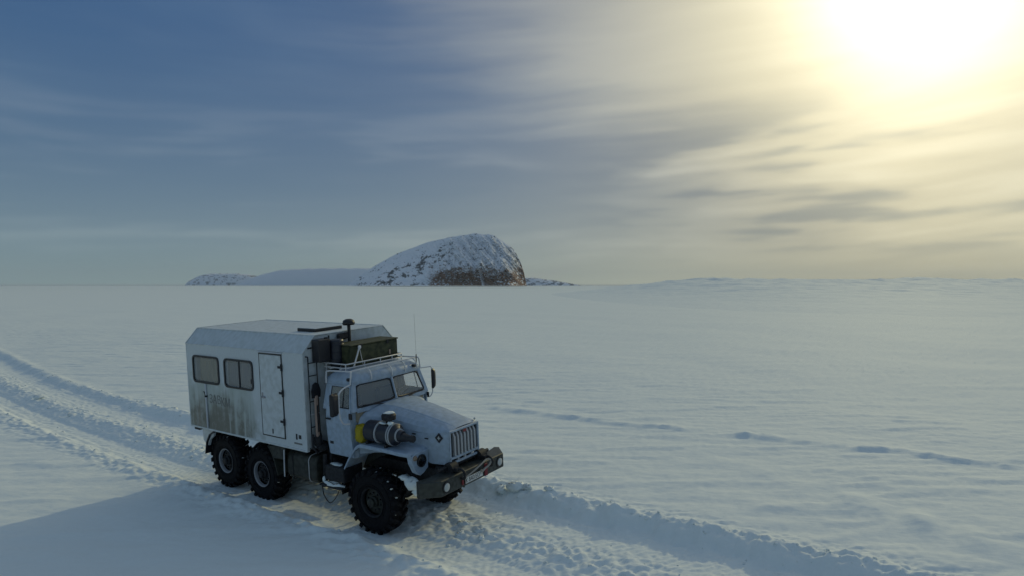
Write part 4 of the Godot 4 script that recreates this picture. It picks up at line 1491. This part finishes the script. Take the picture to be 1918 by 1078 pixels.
func build_fender(sgn: float) -> void:
	var zi := 0.52 * sgn
	var zo := 1.07 * sgn
	var st := S()
	# profile along x: rear foot, slope, flat top, rounded front
	var prof := [[-0.83, 0.95], [-0.72, 1.14], [-0.56, 1.38], [-0.36, 1.62], [-0.27, 1.675], [-0.18, 1.695], [0.5, 1.69], [0.85, 1.68], [0.97, 1.665], [1.03, 1.63]]
	for i in prof.size() - 1:
		var a: Array = prof[i]
		var b: Array = prof[i + 1]
		var oa := zo - (0.10 * sgn if a[0] > 1.02 else 0.05 * sgn if a[0] > 0.9 else 0.0)
		var ob := zo - (0.10 * sgn if b[0] > 1.02 else 0.05 * sgn if b[0] > 0.9 else 0.0)
		var n := Vector3(-(b[1] - a[1]), b[0] - a[0], 0).normalized()
		for d in [0.0, -0.015]:
			quad(st, Vector3(a[0], a[1], zi) + n * d, Vector3(b[0], b[1], zi) + n * d, Vector3(b[0], b[1], ob) + n * d, Vector3(a[0], a[1], oa) + n * d, n if d == 0.0 else -n)
		# rolled lip
		quad(st, Vector3(a[0], a[1], oa), Vector3(b[0], b[1], ob), Vector3(b[0], b[1] - 0.02, ob + 0.012 * sgn), Vector3(a[0], a[1] - 0.02, oa + 0.012 * sgn), Vector3(0, 0.3, sgn))
		quad(st, Vector3(a[0], a[1] - 0.02, oa + 0.012 * sgn), Vector3(b[0], b[1] - 0.02, ob + 0.012 * sgn), Vector3(b[0], b[1] - 0.065, ob + 0.008 * sgn), Vector3(a[0], a[1] - 0.065, oa + 0.008 * sgn), Vector3(0, 0, sgn))
	part("fender", st, M.cab)
	# inner arch wall
	st = S()
	prism(st, [Vector2(-0.7, 1.05), Vector2(-0.42, 1.5), Vector2(-0.2, 1.66), Vector2(0.95, 1.65), Vector2(1.0, 1.5), Vector2(0.98, 1.2), Vector2(0.75, 1.40), Vector2(0.3, 1.47), Vector2(-0.25, 1.3)], Transform3D(Basis(), Vector3(0, 0, 0.545 * sgn - 0.01)), 0.02)
	part("arch_liner", st, M.olive)
	# headlamp panel at the front
	st = S()
	var p := [Vector2(0.53, 1.645), Vector2(0.90, 1.635), Vector2(0.985, 1.60), Vector2(0.96, 1.46), Vector2(0.86, 1.27), Vector2(0.76, 1.20), Vector2(0.66, 1.23), Vector2(0.55, 1.30)]
	var secs := []
	for x in [0.93, 1.035, 1.045]:
		var ring := []
		var k := 1.0 if x < 1.04 else 0.965
		for q in p: ring.append(Vector3(x, 1.44 + (q.y - 1.44) * k, (0.76 + (q.x - 0.76) * k) * sgn))
		secs.append(ring)
	loft(st, secs, true, -1, false, true)
	part("headlamp_panel", st, M.cab)
	st = S()
	var lx := Transform3D(Basis(Vector3.UP, Vector3.RIGHT, Vector3.FORWARD), Vector3(1.045, 1.475, 0.735 * sgn))
	lathe(st, [Vector2(0.115, 0.0), Vector2(0.118, 0.028), Vector2(0.105, 0.032), Vector2(0.098, 0.015)], lx, 24)
	var ring_part := part("headlamp", st, M.chassis)
	st = S()
	lathe(st, [Vector2(0.10, 0.012), Vector2(0.07, 0.020), Vector2(0.0, 0.022)], lx, 24, true)
	part("lens", st, M.lamp_glass, ring_part)
	st = S()
	lathe(st, [Vector2(0.048, 0.0), Vector2(0.044, 0.03), Vector2(0.0, 0.036)], Transform3D(lx.basis, Vector3(1.044, 1.56, 0.90 * sgn)), 16)
	part("turn_signal", st, M.amber)
	# rubber flap behind the wheel
	st = S()
	box(st, Vector3(-0.815, 0.79, 0.80 * sgn), Vector3(0.018, 0.40, 0.52), 0.004, Basis(Vector3.BACK, -0.06))
	part("mud_flap", st, M.rubber)

func build_bumper() -> void:
	var st := S()
	var plan := [Vector2(1.41, -1.20), Vector2(1.70, -0.93), Vector2(1.71, 0.0), Vector2(1.70, 0.93), Vector2(1.41, 1.20)]
	var prev := []
	for i in plan.size():
		var p: Vector2 = plan[i]
		var inn := Vector3(-0.10, 0, -0.04 * signf(p.y)) if absf(p.y) > 1.0 else Vector3(-0.34, 0, 0)
		var f := Vector3(p.x, 0, p.y)
		var cur := [f + inn + Vector3(0, 1.255, 0), f + Vector3(-0.015, 1.255, 0), f + Vector3(0, 1.24, 0), f + Vector3(0, 0.985, 0), f + Vector3(-0.015, 0.97, 0), f + inn + Vector3(0, 0.97, 0)]
		if prev:
			for k in 5:
				quad(st, prev[k], cur[k], cur[k + 1], prev[k + 1], [Vector3.UP, Vector3(1, 1, 0), Vector3(1, 0, 0.4 * signf(p.y + plan[i - 1].y)), Vector3(1, -1, 0), Vector3.DOWN][k])
		prev = cur
	for sgn in [1.0, -1.0]:
		var f := Vector3(1.41, 0, 1.20 * sgn)
		var g := f + Vector3(-0.10, 0, -0.04 * sgn)
		quad(st, f + Vector3(0, 0.97, 0), g + Vector3(0, 0.97, 0), g + Vector3(0, 1.255, 0), f + Vector3(0, 1.255, 0), Vector3(0, 0, sgn))
	part("bumper", st, M.bumper)
	for sgn in [1.0, -1.0]:
		st = S()
		var xf := Transform3D(Basis(Vector3.UP, Vector3.RIGHT, Vector3.FORWARD), Vector3(1.705, 1.11, 0.80 * sgn))
		lathe(st, [Vector2(0.108, -0.01), Vector2(0.105, 0.012), Vector2(0.075, 0.010)], xf, 24)
		var r := part("fog_lamp", st, M.black)
		st = S()
		lathe(st, [Vector2(0.078, 0.008), Vector2(0.05, 0.022), Vector2(0.0, 0.026)], xf, 24, true)
		part("lens", st, M.lens, r)
		# tow hooks
		st = S()
		tube(st, smooth_path([Vector3(1.60, 1.30, 0.42 * sgn), Vector3(1.74, 1.33, 0.42 * sgn), Vector3(1.82, 1.26, 0.42 * sgn), Vector3(1.80, 1.17, 0.42 * sgn), Vector3(1.73, 1.16, 0.42 * sgn)], 5), 0.026, 8)
		box(st, Vector3(1.58, 1.30, 0.42 * sgn), Vector3(0.20, 0.08, 0.10), 0.012)
		part("tow_hook", st, M.chassis)
		st = S()
		box(st, Vector3(1.30, 1.24, 0.42 * sgn), Vector3(0.30, 0.16, 0.14), 0.02)
		part("bumper_bracket", st, M.chassis)
	# licence plate
	st = S()
	box(st, Vector3(1.722, 1.075, 0.045), Vector3(0.014, 0.125, 0.54), 0.003)
	var holder := part("licence_plate", st, M.black)
	st = S()
	box(st, Vector3(1.731, 1.075, 0.045), Vector3(0.006, 0.112, 0.52), 0.002)
	part("plate_face", st, M.plate, holder)
	words("plate_text", "К 840 ЕО", 0.105, Transform3D(Basis(Vector3(0, 0, -1), Vector3.UP, Vector3.RIGHT), Vector3(1.7355, 1.075, 0.095)), M.ink, holder)
	words("plate_text", "11", 0.07, Transform3D(Basis(Vector3(0, 0, -1), Vector3.UP, Vector3.RIGHT), Vector3(1.7355, 1.085, -0.165)), M.ink, holder)
	# tow strap ends and rope laid over the bumper
	st = S()
	box(st, Vector3(1.722, 1.10, -0.33), Vector3(0.02, 0.24, 0.09), 0.006)
	part("reflector", st, M.red)
	st = S()
	box(st, Vector3(1.722, 1.08, 0.37), Vector3(0.02, 0.12, 0.05), 0.006)
	part("reflector", st, M.red)
	st = S()
	tube(st, [Vector3(1.45, 1.33, -0.75), Vector3(1.45, 1.33, 0.75)], 0.035, 10)
	lathe(st, [Vector2(0.0, -0.10), Vector2(0.11, -0.09), Vector2(0.11, 0.09), Vector2(0.0, 0.10)], Transform3D(Basis(Vector3.RIGHT, Vector3.BACK, Vector3.DOWN), Vector3(1.50, 1.32, 0.42)), 16)
	lathe(st, [Vector2(0.0, -0.10), Vector2(0.11, -0.09), Vector2(0.11, 0.09), Vector2(0.0, 0.10)], Transform3D(Basis(Vector3.RIGHT, Vector3.BACK, Vector3.DOWN), Vector3(1.50, 1.32, -0.45)), 16)
	part("tow_bar", st, M.chassis)

func build_loads() -> void:
	# things that ride on the truck but are not part of it
	var holder := func(called: String, label: String, category: String) -> Node3D:
		var o := Node3D.new()
		o.name = called
		tag(o, label, category)
		add_child(o)
		o.transform = truck.transform
		return o
	var crate: Node3D = holder.call("storage_crate", "olive green storage crate strapped on the roof rack above the cab", "crate")
	var st := S()
	box(st, Vector3(-1.20, 3.255, -0.09), Vector3(0.54, 0.41, 1.32), 0.015)
	part("crate_body", st, M.crate, crate)
	st = S()
	box(st, Vector3(-1.20, 3.475, -0.09), Vector3(0.57, 0.03, 1.35), 0.008)
	part("lid", st, M.crate, crate)
	for z in [0.3, -0.45]:
		st = S()
		box(st, Vector3(-0.922, 3.44, z), Vector3(0.02, 0.09, 0.06), 0.005)
		part("latch", st, M.chassis, crate)
	st = S()
	box(st, Vector3(-0.921, 3.21, -0.50), Vector3(0.014, 0.10, 0.05), 0.004)
	part("sticker", st, M.amber, crate)
	var bag: Node3D = holder.call("fabric_bag", "yellow fabric bag wedged between the cab and the air cleaner", "bag")
	st = S()
	var n := noise(88, 1.6, 3)
	var rings := []
	for i in 13:
		var ph := PI * i / 12.0
		var ring := []
		for k in 20:
			var a := TAU * k / 20
			var d := Vector3(sin(ph) * cos(a), cos(ph), sin(ph) * sin(a))
			var sq := Vector3(signf(d.x) * pow(absf(d.x), 0.7), signf(d.y) * pow(absf(d.y), 0.6), signf(d.z) * pow(absf(d.z), 0.7))
			ring.append(Vector3(-0.315, 1.86, 0.90) + sq * Vector3(0.12, 0.185, 0.15) * (1.0 + 0.22 * n.get_noise_3d(d.x * 1.5, d.y * 1.5, d.z * 1.5)))
		rings.append(ring)
	loft(st, rings, true, 1)
	part("bag_cloth", st, M.yellow, bag)
	var shovel: Node3D = holder.call("shovel", "shovel with dark blade and pale shaft hung on the ladder behind the cab", "shovel")
	st = S()
	prism(st, [Vector2(-0.10, 0.0), Vector2(0.10, 0.0), Vector2(0.115, 0.14), Vector2(0.07, 0.27), Vector2(0.0, 0.31), Vector2(-0.07, 0.27), Vector2(-0.115, 0.14)], Transform3D(Basis(Vector3(0, 0, -1), Vector3.UP, Vector3.RIGHT), Vector3(-1.445, 2.48, 1.085)), 0.02)
	part("blade", st, M.black, shovel)
	st = S()
	box(st, Vector3(-1.44, 2.10, 1.085), Vector3(0.05, 0.86, 0.09), 0.02)
	part("shaft", st, M.wood, shovel)
	st = S()
	box(st, Vector3(-1.41, 2.05, 1.085), Vector3(0.015, 0.55, 0.03), 0.004)
	part("strap", st, M.black, shovel)
	var rope: Node3D = holder.call("tow_rope", "pale tow rope slung slanting across the front bumper", "rope")
	st = S()
	tube(st, smooth_path([Vector3(1.79, 1.20, 0.42), Vector3(1.76, 1.15, 0.36), Vector3(1.775, 1.20, 0.15), Vector3(1.775, 1.27, -0.12), Vector3(1.76, 1.31, -0.30), Vector3(1.80, 1.28, -0.42)], 6), 0.014, 8)
	part("strand", st, M.rope, rope)
	st = S()
	tube(st, smooth_path([Vector3(1.80, 1.28, -0.42), Vector3(1.79, 1.20, -0.36), Vector3(1.76, 1.15, -0.25), Vector3(1.765, 1.12, -0.16), Vector3(1.76, 1.16, -0.14)], 5), 0.02, 8)
	part("loop", st, M.rope, rope)

func build_clods() -> void:
	var rng := RandomNumberGenerator.new()
	rng.seed = 4
	var st := S()
	lump(st, Vector3.ZERO, Vector3(1, 1, 1), 77, 12, 18, 1.2, 0.5)
	st.generate_normals()
	var mesh := st.commit()
	mesh.surface_set_material(0, M.clod)
	var ct := cos(deg_to_rad(TRUCK_YAW))
	var sn := sin(deg_to_rad(TRUCK_YAW))
	var xf := []
	for i in 900:
		var u := rng.randf_range(-30.0, 12.0)
		var ahead := u > 0.8
		var w: float
		var pick := rng.randf()
		if pick < 0.45: w = rng.randfn(-1.75, 0.22)
		elif pick < 0.6: w = rng.randfn(1.6, 0.2)
		else: w = rng.randfn(-0.1, 0.45)
		if not ahead and u > -6.5 and absf(w) < 1.3 and rng.randf() < 0.8: continue
		var s := 0.010 + 0.030 * pow(rng.randf(), 4.0)
		if rng.randf() < 0.01: s = rng.randf_range(0.04, 0.055)
		var v := w + track_shift(u)
		var wx := TRUCK_AT.x + u * ct - v * sn
		var wz := TRUCK_AT.z + u * sn + v * ct
		var b := Basis(Vector3.UP, rng.randf() * TAU) * Basis.from_scale(Vector3(s * rng.randf_range(0.8, 1.4), s * rng.randf_range(0.6, 0.9), s))
		xf.append(Transform3D(b, Vector3(wx, ground_height(u, v, wx, wz) + s * 0.1, wz)))
	# bigger lumps thrown out in front of the left wheel and under the bumper
	for q in [[1.05, -1.72, 0.12], [1.35, -1.80, 0.15], [1.62, -1.86, 0.09], [2.15, -1.88, 0.08], [1.5, 0.25, 0.09], [1.75, 0.0, 0.08], [1.3, -0.1, 0.10], [2.0, 0.25, 0.06], [0.9, -0.25, 0.08], [-8.6, -1.85, 0.10], [-13.6, -2.0, 0.12], [-16.5, 0.25, 0.10], [-21.0, 0.1, 0.13]]:
		var u: float = q[0]
		var v: float = q[1] + track_shift(u)
		var wx := TRUCK_AT.x + u * ct - v * sn
		var wz := TRUCK_AT.z + u * sn + v * ct
		var b := Basis(Vector3.UP, q[0] * 7.0) * Basis.from_scale(Vector3(q[2] * 1.5, q[2] * 0.7, q[2]))
		xf.append(Transform3D(b, Vector3(wx, ground_height(u, v, wx, wz) + q[2] * 0.1, wz)))
	var mm := MultiMesh.new()
	mm.transform_format = MultiMesh.TRANSFORM_3D
	mm.mesh = mesh
	mm.instance_count = xf.size()
	for i in xf.size(): mm.set_instance_transform(i, xf[i])
	var o := MultiMeshInstance3D.new()
	o.name = "snow_clods"
	o.multimesh = mm
	tag(o, "loose clods of broken snow crust thrown up along the wheel ruts", "snow", "", "stuff")
	add_child(o, true)

# ------------------------------------------------------------------ scene
func _ready() -> void:
	var cam := Camera3D.new()
	cam.name = "camera"
	cam.position = Vector3(0, CAM_HEIGHT, 0)
	cam.rotation_degrees = Vector3(-0.215, 0, 0)
	cam.fov = 48.38
	cam.near = 0.1
	cam.far = 20000.0
	add_child(cam)
	cam.current = true
	var az := deg_to_rad(SUN_AZIMUTH)
	var el := deg_to_rad(SUN_ELEVATION)
	sun_dir = Vector3(sin(az) * cos(el), sin(el), -cos(az) * cos(el))
	var env := Environment.new()
	env.background_mode = Environment.BG_SKY
	var sky := Sky.new()
	var pano := PanoramaSkyMaterial.new()
	pano.panorama = ImageTexture.create_from_image(sky_image())
	sky.sky_material = pano
	env.sky = sky
	env.tonemap_mode = Environment.TONE_MAPPER_LINEAR
	env.tonemap_exposure = 1.0 / SKY_GAIN
	env.fog_enabled = true
	env.fog_density = 0.00006
	env.fog_light_color = Color(0.86, 0.91, 0.95)
	env.sdfgi_enabled = true
	env.ssao_enabled = true
	env.ssil_enabled = true
	var we := WorldEnvironment.new()
	we.name = "environment"
	we.environment = env
	add_child(we)
	var sun := DirectionalLight3D.new()
	sun.name = "sun"
	sun.light_color = Color(1.0, 0.95, 0.72)
	sun.light_energy = 0.62
	sun.light_angular_distance = 1.0
	sun.shadow_enabled = true
	add_child(sun)
	sun.look_at_from_position(sun_dir * 100.0, Vector3.ZERO)

	build_materials()
	build_ground()
	build_hills()

	truck = Node3D.new()
	truck.name = "truck"
	tag(truck, "pale blue and white six-wheeled off-road truck with camper box standing in snow ruts", "truck")
	truck.position = TRUCK_AT
	truck.basis = Basis(Vector3.UP, deg_to_rad(-TRUCK_YAW)) * Basis(Vector3.BACK, deg_to_rad(0.156)) * Basis(Vector3.RIGHT, deg_to_rad(3.519))
	add_child(truck)
	build_chassis()
	build_wheels()
	build_box_body()
	build_cab()
	build_nose()
	build_loads()
	build_clods()
